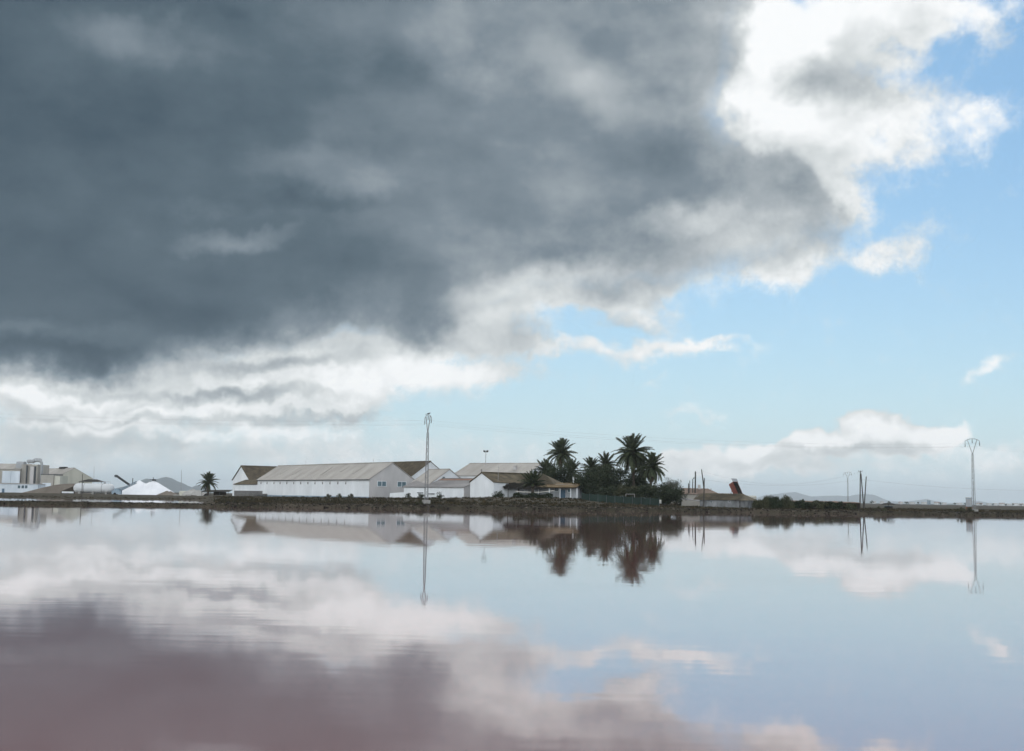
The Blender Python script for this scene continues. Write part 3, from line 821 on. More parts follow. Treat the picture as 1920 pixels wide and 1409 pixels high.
aw = Frame('fabric_awning', 'sagging pale fabric awning strung low in front of the farmhouse', 'awning', xy(at(966, 930, 224)), Vector((1, -.05)), 1.8)
AWL = 7.4; n = 16; g = Geo()
for i in range(n + 1):
    x = AWL * i / n; z = 1.18 - .10 * math.sin(math.pi * i / n) + .35 * max(0, (i / n - .6)) * 2.0
    g.v += [Vector((x, -.7, z - .08)), Vector((x, .9, z + .02)), Vector((x, .9, z - .02)), Vector((x, -.7, z - .12))]
for i in range(n):
    for j in range(4): g.f.append((4 * i + j, 4 * i + (j + 1) % 4, 4 * i + 4 + (j + 1) % 4, 4 * i + 4 + j))
part('cloth', g, 'tarp', aw.e)
for x in (.05, AWL / 2, AWL - .05): part('pole', Geo().tube([(x, -.72, -.6), (x, -.72, 1.5)], .045, 6), 'steel', aw.e)

g0 = at(881, 915, 290); g1 = at(1015, 915, 279)
GAX = (xy(g1) - xy(g0)).normalized(); GN = Vector((-GAX.y, GAX.x))
Gw = Frame('grey_roofed_warehouse', 'large warehouse with a long grey roof rising behind the farmhouse', 'warehouse', xy(g0) - GN * 7.5, GAX, 1.3)
nave(Gw, (xy(g1) - xy(g0)).length, 15, 5.5, 8.5, 'white', 'roof_grey', period=1.05, amp=.02)
gq = (1, 0.0, -1)
part('roof_vent', Geo().box(15.2, 15.9, 3.2, 3.8, 7.0, 7.9).box(15.0, 16.1, 3.0, 4.0, 7.9, 8.0), 'greywall', Gw.e)

# ------------------------------------------------------------------ salt works at the left
pb = Frame('processing_plant', 'tall beige salt processing plant with grey ducts on its roof', 'factory', xy(at(-90, 925, 505)), Vector((1, 0)), .6)
sx_ = lambda px, D, o: at(px, 920, D).x - o.x
PO = pb.o
def pz(px, y, D): return at(px, y, D).z
xa, xb, xc = 0, sx_(36, 505, PO), sx_(66, 505, PO)
part('wall', Geo().box(xa, xb, 0, 22, -1, pz(10, 880, 505) - .6), 'beige', pb.e)
zt = pz(10, 880, 505) - .6
part('roof', Geo().add([(xa - .3, -.3, zt + .01), (xb + .2, -.3, zt + .01), (xb + .2, 11, zt + 2.6), (xa - .3, 11, zt + 2.6), (xb + .2, 22.3, zt + .01), (xa - .3, 22.3, zt + .01)], [(0, 1, 2, 3), (3, 2, 4, 5), (1, 4, 2), (0, 3, 5), (0, 5, 4, 1)]), 'roof_grey', pb.e)
for (a, b) in ((3, 19.3), (19.7, 36)):
    part('cladding_panel', Geo().box(sx_(a, 505, PO), sx_(b, 505, PO), -.35, -.02, pz(10, 906, 505) - .6, pz(10, 883.5, 505) - .6), 'white_b', pb.e)
zt2 = pz(50, 871, 505) - .6
part('tower', Geo().box(xb + .02, xc, 1, 14, -1, zt2), 'beige', pb.e)
part('tower_bay', Geo().box(xb + 4.0, xb + 5.6, .4, 1.0, 0, zt2 - 1.0), 'greywall', pb.e)
part('tower_recess', Geo().box(xc - 1.6, xc - .5, .7, .99, 3.5, zt2 - .8), 'darksteel', pb.e)
part('loft_hood', Geo().prism([(2, zt + .2), (6, zt + .2), (6, zt + 2.4), (5, zt + 3.4), (3, zt + 3.4), (2, zt + 2.4)], sx_(23, 505, PO), sx_(37, 505, PO)), 'steel', pb.e)
zd = pz(55, 865, 505) - .6
for i, (a, b, dz_) in enumerate(((43.5, 56, 0), (54, 66, .6))):
    part('duct', Geo().tube([(sx_(a, 505, PO), 3 + i, zd + dz_ - .3), (sx_(a, 505, PO) + .5, 3 + i, zd + dz_), (sx_(b, 505, PO) - .4, 3 + i, zd + dz_), (sx_(b, 505, PO), 3 + i, zd + dz_ - .4)], .85, 10), 'steel', pb.e, True)
part('down_pipe', Geo().tube([(sx_(60, 505, PO), 2, zd + .2), (sx_(68, 505, PO), 2, zd + .3), (sx_(71, 505, PO), 2, zd - .3), (sx_(72.5, 505, PO), 2, zd - 1.6), (sx_(72.5, 505, PO), 2, .2)], .55, 10), 'steel', pb.e, True)
part('side_pipe', Geo().tube([(xb + 2.6, .4, 1), (xb + 2.6, .4, zt2 - .4)], .3, 8), 'darksteel', pb.e, True)

of = Frame('low_office', 'low white office building with three small blue windows below the plant', 'building', xy(at(-90, 925, 482)), Vector((1, -.02)), .6)
OO = of.o; xo = sx_(72, 482, OO)
part('wall', Geo().box(0, xo, 0, 7, -1, pz(30, 908, 482) - .6), 'white_b', of.e)
part('roof', Geo().box(-.2, xo + .2, -.25, 7.2, pz(30, 908, 482) - .598, pz(30, 907, 482) - .6), 'greywall', of.e)
op = (1, 0.0, -1)
for px in (34, 41, 47.5): of.window(op, of.rect(op[:2], px, 911, px + 3.4, 915.6), 1, 'blue', 'glass', fw=.10)
of.door(op, of.rect(op[:2], 4, 916.5, 8, 925))

cw0 = at(139, 900, 520)
CA = Vector((.6, -.8))
CN = Vector((.8, .6))
cw = Frame('cream_warehouse', 'cream sheet metal warehouse with grey roof behind the earth ramp', 'warehouse', xy(cw0) - CN * 8 - CA * 40, CA, .6)
nave(cw, 40, 16, 6.6, 11.0, 'cream', 'roof_grey', period=1.2, amp=.05)
part('ridge_monitor', Geo().box(19, 27, 7.2, 8.8, 11.0, 11.75), 'dark', cw.e)
bb = Frame('beige_store', 'square beige store between the plant and the cream warehouse', 'building', xy(at(75.5, 915, 498)), Vector((1, -.1)), .6)
part('wall', Geo().box(0, 5.6, 0, 8, -1, 7.6), 'beige', bb.e); part('parapet', Geo().box(-.1, 5.7, -.1, 8.1, 7.6, 7.95), 'darksteel', bb.e)
part('side_wall', Geo().box(5.72, 8.2, .5, 7.5, -1, 7.2), 'cream', bb.e)
part('shutter', Geo().box(.9, 4.6, -.08, -.02, 1.6, 4.2), 'white_b', bb.e)

# earth ramp
def bankmesh(name, prof, D, depth, mat, lean=.35):
    g = Geo()
    for (px, y) in prof:
        p = at(px, y, D); h = max(.05, p.z - .3)
        g.v += [Vector((p.x, D - h * 1.4 - .2, .1)), Vector((p.x, D, p.z)), Vector((p.x, D + depth, p.z)), Vector((p.x, D + depth + h * 1.4, .1))]
    for i in range(len(prof) - 1):
        for j in range(3): g.f.append((4 * i + j, 4 * i + 4 + j, 4 * i + 5 + j, 4 * i + 1 + j))
    n = 4 * (len(prof) - 1)
    g.f += [(0, 1, 2, 3), (n + 3, n + 2, n + 1, n)]
    return part(name, g, mat)
structure(bankmesh('embankment', [(12, 930), (30, 927), (55, 921), (80, 914.5), (105, 909.5), (120, 907.5), (138, 907), (146, 911), (152, 920), (156, 928)], 462, 9, 'earth'))
rw = Frame('retaining_wall', 'dark stained retaining wall at the end of the earth ramp', 'wall', xy(at(114, 920, 448)), Vector((1, 0)), .5)
part('wall', Geo().add([(0, 0, 0), (5.2, 0, 0), (5.2, .6, 0), (0, .6, 0), (0, 0, .9), (5.2, 0, 3.1), (5.2, .6, 3.1), (0, .6, .9)], [(0, 3, 2, 1), (4, 5, 6, 7), (0, 1, 5, 4), (1, 2, 6, 5), (2, 3, 7, 6), (3, 0, 4, 7)]), 'darkbrown', rw.e)
part('coping', Geo().box(.6, 5.0, -.5, -.05, .25, .9), 'white', rw.e)

tk = Frame('storage_tank', 'long white horizontal storage tank lying beside the salt heap', 'tank', xy(at(138, 920, 440)), Vector((1, 0)), .6)
TL = sx_(214, 440, tk.o); r = 1.8; zc = 2.15
prof = [(0, .25), (.12, .8), (.4, 1.25), (.9, 1.6), (1.6, 1.78), (2.2, 1.8)]
pts = [(x, 0, zc) for x, _ in prof] + [(TL - x, 0, zc) for x, _ in prof[::-1]]
part('shell', Geo().tube(pts, [q for _, q in prof] + [q for _, q in prof[::-1]], 24), 'tank', tk.e, True)
for x in (TL * .28, TL * .72): part('band', Geo().tube([(x - .12, 0, zc), (x + .12, 0, zc)], 1.83, 24), 'steel', tk.e)
for x in (2.6, TL / 2, TL - 2.6): part('saddle', Geo().box(x - .3, x + .3, -1.3, 1.3, -1, .9), 'concrete', tk.e)
part('manhole', Geo().tube([(TL * .76, 0, zc + 1.7), (TL * .76, 0, zc + 2.2)], .35, 10), 'steel', tk.e)
part('handrail', Geo().tube([(TL * .6, 0, zc + 1.7), (TL * .6, 0, zc + 2.5), (TL * .9, 0, zc + 2.5), (TL * .9, 0, zc + 1.6)], .04, 5), 'steel', tk.e)

cn = Frame('dark_canopy', 'dark peaked canopy standing behind the white storage tank', 'canopy', xy(at(149, 920, 456)), Vector((1, 0)), .6)
CL = sx_(194, 456, cn.o); ztop = pz(170, 899, 456) - .6; zlo = pz(170, 904, 456) - .6
part('roof', Geo().add([(0, -2, zlo), (CL, -2, zlo), (CL, 3, zlo), (0, 3, zlo), (CL * .32, .5, ztop), (CL * .68, .5, ztop)], [(0, 1, 5, 4), (1, 2, 5), (2, 3, 4, 5), (3, 0, 4), (0, 3, 2, 1)]), 'dark', cn.e)
for x in (.4, CL - .4):
    for y in (-1.7, 2.7): part('post', Geo().tube([(x, y, -.6), (x, y, zlo + .05)], .09, 6), 'darksteel', cn.e)

cv = Frame('salt_conveyor', 'dark steel conveyor boom leaning beside the white salt heap', 'conveyor', xy(at(212, 925, 438)), Vector((1, 0)), .5)
def cp(px, y, yy=0): p = at(px, y, 438); return Vector((p.x - cv.o.x, yy, p.z - .5))
def truss(a, b, w, h):
    g = Geo(); n = 9
    for yy in (-w, w):
        for zz in (0, h): g.bar(a + Vector((0, yy, zz)), b + Vector((0, yy, zz)), .14)
    for i in range(n):
        p, q = a.lerp(b, i / n), a.lerp(b, (i + 1) / n)
        for yy in (-w, w): g.bar(p + Vector((0, yy, 0)), q + Vector((0, yy, h)), .09)
        g.bar(p + Vector((0, -w, h)), p + Vector((0, w, h)), .09)
    return g
part('boom', truss(cp(219, 894.5), cp(243.5, 911.5), .5, .55), 'darksteel', cv.e)
part('belt', Geo().hexa([cp(219, 894.5) + Vector(v) for v in ((0, -.4, .3), (0, .4, .3))] + [cp(243.5, 911.5) + Vector(v) for v in ((0, .4, .3), (0, -.4, .3))] + [cp(219, 894.5) + Vector(v) for v in ((0, -.4, .4), (0, .4, .4))] + [cp(243.5, 911.5) + Vector(v) for v in ((0, .4, .4), (0, -.4, .4))]), 'dark', cv.e)
part('head_drum', Geo().tube([cp(218, 893, -.7), cp(218, 893, .7)], .5, 10), 'darksteel', cv.e)
part('feed_truss', truss(cp(217, 925), cp(256, 906), .5, .6), 'bluegrey', cv.e)
part('mast', Geo().bar(cp(248.5, 908), cp(249, 897), .22), 'darksteel', cv.e)
part('drive_housing', Geo().box(-.2, 3.0, -1.0, 1.0, .2, 1.5).box(.6, 2.2, -.8, .8, 1.5, 2.3), 'bluegrey', cv.e)
for y in (-1.1, 1.1): part('wheel', Geo().tube([(1.0, y - .15, .3), (1.0, y + .15, .3)], .5, 12), 'tyre', cv.e)

def heap(name, label, cat, prof, D, depth, mat, peaks, seed):
    """A heap with a real round foot: cones of loose material merged together."""
    rnd = random.Random(seed); x0, x1 = at(prof[0], 925, D).x, at(prof[1], 925, D).x
    nx, ny = 64, 30; g = Geo()
    for j in range(ny + 1):
        for i in range(nx + 1):
            x = x0 + (x1 - x0) * i / nx; y = D - depth + 2 * depth * j / ny; z = 0
            for (px, py, k) in peaks:
                c = at(px, py, D); d = math.hypot(x - c.x, (y - D) * 1.05)
                z = max(z, c.z - .3 - d * k + .22 * min(1, d / 3) * mnoise.noise(Vector((math.atan2(y - D, x - c.x) * 5, px, seed))) + .10 * mnoise.noise(Vector((x * .6, y * .6, seed))))
            z += .05 * mnoise.noise(Vector((x * 1.5, y * 1.5, seed))) if z > 0 else 0
            g.v.append(Vector((x, y, .3 + max(-.3, z if z > 0 else -.3))))
    for j in range(ny):
        for i in range(nx):
            a = j * (nx + 1) + i; g.f.append((a, a + 1, a + nx + 2, a + nx + 1))
    return tag(part(name, g, mat, smooth=True), label, cat)
heap('salt_heap', 'large white heap of salt with two peaks', 'salt heap', (218, 330), 452, 12, 'salt', ((262, 900.5, .62), (270, 905, .6), (280, 904, .6), (288, 901, .62), (296, 905, .62), (304, 911, .6)), 4)
heap('earth_heap', 'small brown heap of earth right of the salt heap', 'heap', (296, 334), 440, 4, 'earth', ((313, 920.5, .45), (320, 921, .5)), 6)
heap('gravel_heap', 'pale grey gravel heap near the small palm', 'heap', (348, 386), 410, 5, 'concrete', ((362, 917, .4), (372, 919, .45)), 8)
sm = Frame('salt_spreader', 'small dark machine perched on the salt heap', 'machine', xy(at(287, 901, 452)), Vector((1, 0)), pz(288, 901.2, 452) - .1)
part('chassis', Geo().box(-.2, 1.1, -.4, .4, .15, .6), 'darksteel', sm.e); part('arm', Geo().bar((.2, 0, .5), (.0, 0, 1.3), .15).bar((.1, 0, .6), (-1.3, 0, .35), .12), 'darksteel', sm.e)
for x in (.05, .85): part('wheel', Geo().tube([(x, -.5, .2), (x, .5, .2)], .22, 10), 'tyre', sm.e)

bt = Frame('beige_tank', 'small beige tank on pale base between salt heap and small palm', 'tank', xy(at(336, 925, 425)), Vector((1, 0)), .5)
part('body', Geo().tube([(1.6, 0, 0), (1.6, 0, .2), (1.6, 0, 1.5), (1.6, 0, 1.75)], [1.55, 1.6, 1.6, 1.2], 20), 'cream', bt.e)
part('base', Geo().box(-1.8, 3.8, -1.2, 1.8, -.8, .45), 'concrete', bt.e)
sh = Frame('open_shelter', 'dark flat roofed open shelter behind the small palm', 'shelter', xy(at(379, 925, 404)), Vector((1, -.03)), .6)
SL = sx_(432, 404, sh.o)
part('roof', Geo().add([(0, -1.5, 1.5), (SL, -1.5, 1.7), (SL, 3, 2.3), (0, 3, 2.1), (0, -1.5, 1.35), (SL, -1.5, 1.55), (SL, 3, 2.15), (0, 3, 1.95)], [(0, 1, 2, 3), (7, 6, 5, 4), (0, 4, 5, 1), (1, 5, 6, 2), (2, 6, 7, 3), (3, 7, 4, 0)]), 'dark', sh.e)
for x in (.3, SL * .33, SL * .66, SL - .3): part('post', Geo().tube([(x, -1.3, -.6), (x, -1.3, 1.45)], .07, 6), 'darksteel', sh.e)
part('back_wall', Geo().box(SL * .35, SL * .8, 2.0, 2.3, -.6, 1.5), 'darkbrown', sh.e)

stx = Frame('dark_stack', 'long dark brown stack lying in front of the white wing', 'stack', xy(at(440, 933, 300)), Vector((1, -.05)), 1.0)
rnd = random.Random(9); SLN = sx_(497, 300, stx.o)
x = 0; i = 0
while x < SLN:
    w = rnd.uniform(1.0, 1.4)
    hgt = 1.55 if x < 6.6 else .9
    for k in range(int(hgt / .17)):
        dx_ = rnd.uniform(-.05, .05)
        part('bale_layer', Geo().box(x + dx_, x + w - .06 + dx_, -.55 + rnd.uniform(-.05, .05), .6, k * .17 + .012 - .1, k * .17 + .152 - .1), 'darkbrown', stx.e)
    x += w; i += 1

# ------------------------------------------------------------------ buildings right of the palms
rh = Frame('tiled_salt_house', 'low stained white house with long mossy tile roof below the raised tipper', 'house', xy(at(1312, 950, 207)), xy(at(1402, 952, 203)) - xy(at(1312, 950, 207)), .5)
RL = (xy(at(1402, 952, 203)) - xy(at(1312, 950, 207))).length
part('wall', Geo().box(0, RL, 0, 6, -.8, 1.42), 'dirtywall', rh.e)
rd = Geo().add([(-1.2, -.3, 1.40), (RL + .15, -.3, 1.40), (RL + .15, 6.3, 1.40), (-1.2, 6.3, 1.40), (-.4, 3, 2.62), (RL - 1.6, 3, 2.52)], [(0, 1, 5, 4), (1, 2, 5), (2, 3, 4, 5), (3, 0, 4), (0, 3, 2, 1)])
part('roof', rd, 'roof_tan', rh.e)
for i in range(int(RL / .28)):
    x = -1.0 + i * .28; f = min(1, max(.05, (RL + .1 - x) / 1.7))
    part('tile_row', Geo().tube([(x, -.34, 1.44), (x, -.3 + 3.2 * f, 1.44 + 1.16 * f)], .06, 5), 'roof_tan', rh.e)
rp_ = (1, 0.0, -1)
rh.door(rp_, rh.rect(rp_[:2], 1386.5, 939, 1388.2, 952), 'dark'); rh.window(rp_, rh.rect(rp_[:2], 1332, 939.5, 1335, 943), 1, 'greywall', 'glass', fw=.04)
rh.window(rp_, rh.rect(rp_[:2], 1366.5, 939.2, 1369, 941.5), 1, 'greywall', 'glass', fw=.04)

hs = Frame('brown_hipped_store', 'broad brown hipped roof store behind the low tiled house', 'building', xy(at(1276, 940, 262)), Vector((1, 0)), .7)
HSL = sx_(1353, 262, hs.o); zr_ = pz(1310, 915.5, 262) - .7; ze_ = pz(1310, 927, 262) - .7
part('wall', Geo().box(.3, HSL - .4, .3, 8, -.8, ze_), 'beige', hs.e)
part('roof', Geo().add([(0, 0, ze_ - .05), (HSL, 0, ze_ - .05), (HSL, 8.4, ze_ - .05), (0, 8.4, ze_ - .05), (1.2, 4.2, zr_), (HSL - 2.3, 4.2, zr_ - .05)], [(0, 1, 5, 4), (1, 2, 5), (2, 3, 4, 5), (3, 0, 4), (0, 3, 2, 1)]), 'roof_brown', hs.e)
for i in range(9):
    x = .4 + i * (HSL - 3.0) / 8; part('roof_rib', Geo().tube([(x + .4, .05, ze_), (x + .9, 4.1, zr_ + .02)], .05, 5), 'roof_brown', hs.e)
part('stack_box', Geo().box(sx_(1314, 262, hs.o), sx_(1318.5, 262, hs.o), 3.6, 4.2, zr_ - .4, zr_ + .75), 'greywall', hs.e)
lt = Frame('grey_lean_to', 'small grey lean-to shed left of the low tiled house', 'shed', xy(at(1276, 948, 214)), Vector((1, -.02)), .6)
part('wall', Geo().box(.2, 3.6, 0, 3, -.8, .95), 'beige', lt.e)
part('roof', Geo().hexa([(0, -.2, 1.35), (3.9, -.2, .98), (3.9, 3.2, 1.15), (0, 3.2, 1.6), (0, -.2, 1.45), (3.9, -.2, 1.08), (3.9, 3.2, 1.25), (0, 3.2, 1.7)]), 'roof_mauve', lt.e)

# ------------------------------------------------------------------ tipper with its body raised
tp = thing('tipper_truck', 'truck with its rusty red tipper body raised above the roofs', 'truck', (at(1385, 930, 330).x, 330, .6), R(-45))
part('chassis', Geo().box(-6.2, .6, -.45, .45, .75, 1.05), 'darksteel', tp)
cab = part('cab', Geo().prism([(-1.15, .7), (1.15, .7), (1.15, 2.1), (1.05, 2.9), (-1.05, 2.9), (-1.15, 2.1)], -7.6, -6.0), 'red', tp)
part('windscreen', Geo().box(-7.64, -7.6, -1.0, 1.0, 1.85, 2.7), 'glass', cab)
for x in (-6.8, -1.6, -.3):
    for y in (-1.05, 1.05): part('wheel', Geo().tube([(x, y - .16, .5), (x, y + .16, .5)], .5, 14), 'tyre', tp)
body = bpy.data.objects.new('x', None)
ang = R(62)
def bl(x, y, z):      # body frame: hinge at the tail, x towards the front of the truck
    return Vector((-(x * math.cos(ang)) + z * math.sin(ang) * 1.0, y, 1.1 + x * math.sin(ang) + z * math.cos(ang)))
bpy.data.objects.remove(body)
def bbox(g, x0, x1, y0, y1, z0, z1):
    return g.hexa([bl(x0, y0, z0), bl(x1, y0, z0), bl(x1, y1, z0), bl(x0, y1, z0), bl(x0, y0, z1), bl(x1, y0, z1), bl(x1, y1, z1), bl(x0, y1, z1)])
g = Geo(); bbox(g, 0, 5.2, -1.2, 1.2, 0, .12)
bd = part('tipper_body', g, 'red', tp)
for y in (-1.2, 1.12): part('side_wall', bbox(Geo(), 0, 5.2, y, y + .08, .12, 1.5), 'red', bd)
for x in (.4, 1.6, 2.8, 4.0, 5.0):
    part('rib', bbox(bbox(Geo(), x - .07, x + .07, -1.3, -1.2, .1, 1.5), x - .07, x + .07, 1.2, 1.3, .1, 1.5), 'red', bd)
part('front_wall', bbox(Geo(), 5.2, 5.3, -1.2, 1.2, 0, 1.7), 'red', bd)
part('cab_guard', bbox(Geo(), 5.3, 6.3, -1.2, 1.2, 1.55, 1.7), 'steel', bd)
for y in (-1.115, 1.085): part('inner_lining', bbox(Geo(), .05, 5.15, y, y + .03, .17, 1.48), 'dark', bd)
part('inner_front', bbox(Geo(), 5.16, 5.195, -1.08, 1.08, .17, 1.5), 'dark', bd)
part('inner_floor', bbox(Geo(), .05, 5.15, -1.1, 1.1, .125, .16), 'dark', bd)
part('ram', Geo().tube([(-3.6, 0, 1.0), bl(4.2, 0, 0)], [.12, .08], 8), 'steel', tp)

lo = thing('parked_lorry', 'blue lorry with a pale tarpaulin parked right of the tiled house', 'truck', (at(1402, 940, 250).x, 250, .55), R(4))
part('load_body', Geo().box(0, 1.95, 0, 5.5, .75, 1.7), 'blue', lo); part('tarpaulin', Geo().prism([(-.02, 1.7), (5.52, 1.7), (5.52, 2.2), (5.0, 2.42), (.4, 2.42), (-.02, 2.2)], .12, 1.88), 'tarp', lo)
part('cab', Geo().prism([(5.7, .6), (7.2, .6), (7.2, 1.5), (6.9, 2.3), (5.7, 2.3)], .02, 1.93), 'blue', lo)
for y in (.8, 1.8, 6.4):
    for x in (.15, 1.8): part('wheel', Geo().tube([(x - .14, y, .42), (x + .14, y, .42)], .42, 12), 'tyre', lo)
part('mudguard', Geo().box(-.25, .1, -.1, 1.2, 1.0, 1.9), 'blue', lo)

ds = Frame('dark_long_shed', 'long dark flat roofed shed behind the shrubs left of the tripod poles', 'shed', xy(at(1478, 950, 204)), Vector((1, -.02)), .55)
DL = sx_(1612, 204, ds.o)
part('wall', Geo().box(.2, DL - .1, 0, 4, -.8, 1.22), 'darkbrown', ds.e)
part('roof', Geo().hexa([(0, -.4, 1.25), (DL, -.4, 1.17), (DL, 4.3, 1.32), (0, 4.3, 1.42), (0, -.4, 1.37), (DL, -.4, 1.27), (DL, 4.3, 1.42), (0, 4.3, 1.54)]), 'roof_brown', ds.e)
for i in range(9): part('upright', Geo().box(.3 + i * (DL - .6) / 8 - .06, .3 + i * (DL - .6) / 8 + .06, -.08, -.004, -.8, 1.2), 'dark', ds.e)

sc_ = thing('small_canopy', 'small dark canopy on a post standing on the flat marsh', 'canopy', (at(1666, 950, 226).x, 226, .6))
part('roof', Geo().tube([(0, 0, .95), (0, 0, 1.02), (0, 0, 1.2), (0, 0, 1.28)], [1.25, 1.3, .9, .1], 10), 'dark', sc_); part('post', Geo().tube([(0, 0, -.3), (0, 0, 1.0)], .06, 6), 'wood', sc_)
part('counter', Geo().box(-.65, .65, -.4, .4, -.3, .62), 'dark', sc_); part('counter_top', Geo().box(-.75, .75, -.5, .5, .62, .68), 'blue', sc_)

kk = thing('transformer_kiosk', 'tall grey kiosk with brown base beside the right lattice pylon', 'kiosk', (at(1817, 955, 209).x, 209, .5), R(-20))
part('cabinet', Geo().box(-.52, .52, -.4, .4, .95, 2.45), 'bluegrey', kk); part('roof', Geo().box(-.58, .58, -.46, .46, 2.45, 2.53), 'concrete', kk)
part('base', Geo().box(-.56, .56, -.44, .44, -.4, .95), 'roof_red', kk)
for x in (-.48, .03): part('cabinet_door', Geo().box(x, x + .45, -.425, -.402, 1.05, 2.35), 'steel', kk)

# ------------------------------------------------------------------ pylons, poles and wires
LP = at(799, 945, 172); RP = at(1826, 955, 204)
LD = (xy(RP) - xy(LP)).normalized(); AR = Vector((-LD.y, LD.x))
def pylon(label, x, y, h, arm=AR, group='lattice pylons of the power line', span=1.8, base=True):
    z = ground_z(x, y) if y < 400 else .6
    o = thing('lattice_pylon', label, 'pylon', (x, y, z), math.atan2(arm.y, arm.x), group)
    hb = h - 2.6
    part('mast', lattice(Geo(), (0, 0, 0), hb, .48, .22, .042, .5), 'pylon', o)
    g = Geo(); c = Vector((0, 0, hb - .1)); g.bar(c, (-1.15, 0, h - .25), .09).bar(c, (1.15, 0, h - .25), .09)
    part('yoke', g, 'pylon', o)
    pts = [(-span, 0, h - .75), (-span, 0, h - .45), (-1.15, 0, h - .18), (-.5, 0, h - .03), (.5, 0, h), (1.15, 0, h - .1), (span, 0, h - .35), (span, 0, h - .65)]
    part('cross_arm', Geo().tube(pts, .045, 6), 'pylon', o)
    ins = []
    for x_ in (-span, 0, span):
        zt_ = h - .6 if x_ else h - .03
        g = Geo(); g.tube([(x_, 0, zt_), (x_, 0, zt_ - .75)], .03, 6)
        for k in range(4): g.tube([(x_, 0, zt_ - .2 - k * .13), (x_, 0, zt_ - .26 - k * .13)], .085, 8)
        part('insulator', g, 'darksteel', o); ins.append(o.matrix_basis @ Vector((x_, 0, zt_ - .78)) if False else Vector((x + arm.x * x_, y + arm.y * x_, z + zt_ - .78)))
    if base: part('footing', Geo().box(-.5, .5, -.5, .5, -.5, .55), 'concrete', o)
    return ins
iL = pylon('near lattice pylon on concrete footing in front of the low shed', LP.x, LP.y, 13.0)
iR = pylon('lattice pylon standing beside the tall grey kiosk', RP.x, RP.y, 12.7)
sp = at(1590, 940, 455)
iS = pylon('distant small lattice pylon behind the dark long shed', sp.x, 455, 13.0, Vector((.9, .4)).normalized(), base=False)
d95 = LD * (xy(RP) - xy(LP)).length
def offp(ins, v): return [p + Vector((v.x, v.y, 0)) for p in ins]
def wire(label, pts_list, sag, r=.016, group='overhead wires'):
    g = Geo()
    for a, b in zip(pts_list, pts_list[1:]):
        n = 22; P = []
        for i in range(n + 1):
            f = i / n; p = a.lerp(b, f); p.z -= sag * 4 * f * (1 - f); P.append(p)
        g.tube(P, r, 4)
    return tag(part('overhead_wire', g, 'wire'), label, 'wire', group)
iL0, iR2 = offp(iL, -d95), offp(iR, d95)
for k, w in enumerate(('nearest', 'middle', 'farthest')):
    wire(f'{w} of the three high wires strung between the lattice pylons', [iL0[k], iL[k], iR[k], iR2[k]], 1.3, .005)

def pole(label, a, b, r0=.11, r1=.08, mat='wood', group='wooden poles', name='utility_pole', extra=None):
    """a: foot, b: top, in the world"""
    o = thing(name, label, 'pole', a, 0, group)
    v = b - a
    part('shaft', Geo().tube([(0, 0, -.5), (0, 0, 0), v * .5, v], [r0, r0, (r0 + r1) / 2, r1], 8), mat, o)
    part('cap', Geo().tube([v, v + Vector((0, 0, .08))], [r1 * 1.15, r1 * .6], 8), 'darksteel', o)
    if extra: extra(o, v)
    return o
def ins_pair(o, v):
    part('bracket', Geo().bar(v + Vector((-.35, 0, -.15)), v + Vector((.35, 0, -.15)), .06), 'steel', o)
    for x in (-.33, .33): part('insulator', Geo().tube([v + Vector((x, 0, -.12)), v + Vector((x, 0, .12))], [.05, .03], 6), 'darksteel', o)
pole('upright pole of the tripod right of the dark shed', at(1612.5, 952, 226), at(1613.2, 883.5, 226), .12, .09, extra=ins_pair)
pole('leaning brace pole crossing the upright tripod pole', at(1619.5, 953, 225), at(1614.4, 889, 225.6), .11, .09)
pole('separate right pole of the tripod, shorter and leaning', at(1620.3, 953, 224), at(1624.2, 894.5, 224), .11, .09)
pole('leaning bare pole above the tiled house roof', at(1319.5, 912, 244), at(1315.4, 881, 244), .13, .09)
pole('straight pole standing in front of the tiled house', at(1319.6, 948, 198), at(1320.6, 897.5, 198), .10, .08)
pole('thick pole left of the leaning bare pole', at(1303.6, 920, 250), at(1304, 885, 250), .16, .13)
pole('short pole with a lamp arm on the brown roof line', at(1298.6, 920, 252), at(1299, 899, 252), .10, .08, extra=lambda o, v: part('lamp_arm', Geo().bar(v, v + Vector((.3, 0, .25)), .06).box(v.x + .1, v.x + .55, -.1, .1, v.z + .2, v.z + .34), 'darksteel', o))
pole('shortest post of the row on the brown roof line', at(1291, 921, 254), at(1291, 907.5, 254), .12, .10)
pole('thin leaning post between the short posts', at(1292.5, 921, 254), at(1293.4, 902, 254), .07, .06)
pole('thin mast standing behind the dark canopy', at(175.5, 921, 478), at(176.5, 874.5, 478), .09, .05, 'steel', 'thin masts', 'mast')
pole('dark pole on the far pond bank in front of the storage tank', at(153.4, 937, 260), at(154.6, 890, 260), .09, .07, 'wood', 'thin masts', 'mast')
pole('thin mast rising between salt heap and small palm', at(339.4, 922, 432), at(340.4, 882.5, 432), .12, .07, 'steel', 'thin masts', 'mast')
for px, dd in ((808, 166.4), ):
    pole('short post standing in the water below the lattice pylon', Vector(((px - 960) / 2200 * dd, dd - .6, -.3)), Vector(((px - 960) / 2200 * dd, dd - .6, .42)), .07, .07, 'wood', 'stakes at the shore', 'stake')
for i, px in enumerate((1791.5, 1794.5)):
    dd = edge_y(px) - .5
    pole(('left' if i == 0 else 'right') + ' of two short stakes at the water edge near the kiosk', Vector(((px - 960) / 2200 * dd, dd, -.3)), Vector(((px - 960) / 2200 * dd, dd, .45)), .05, .05, 'wood', 'stakes at the shore', 'stake')
T = lambda px, y, d: at(px, y, d)
wire('thin wire from the leaning pole to the tripod, sagging behind the tipper', [T(1315.5, 883, 244), T(1613, 885, 226)], 2.6, .008)
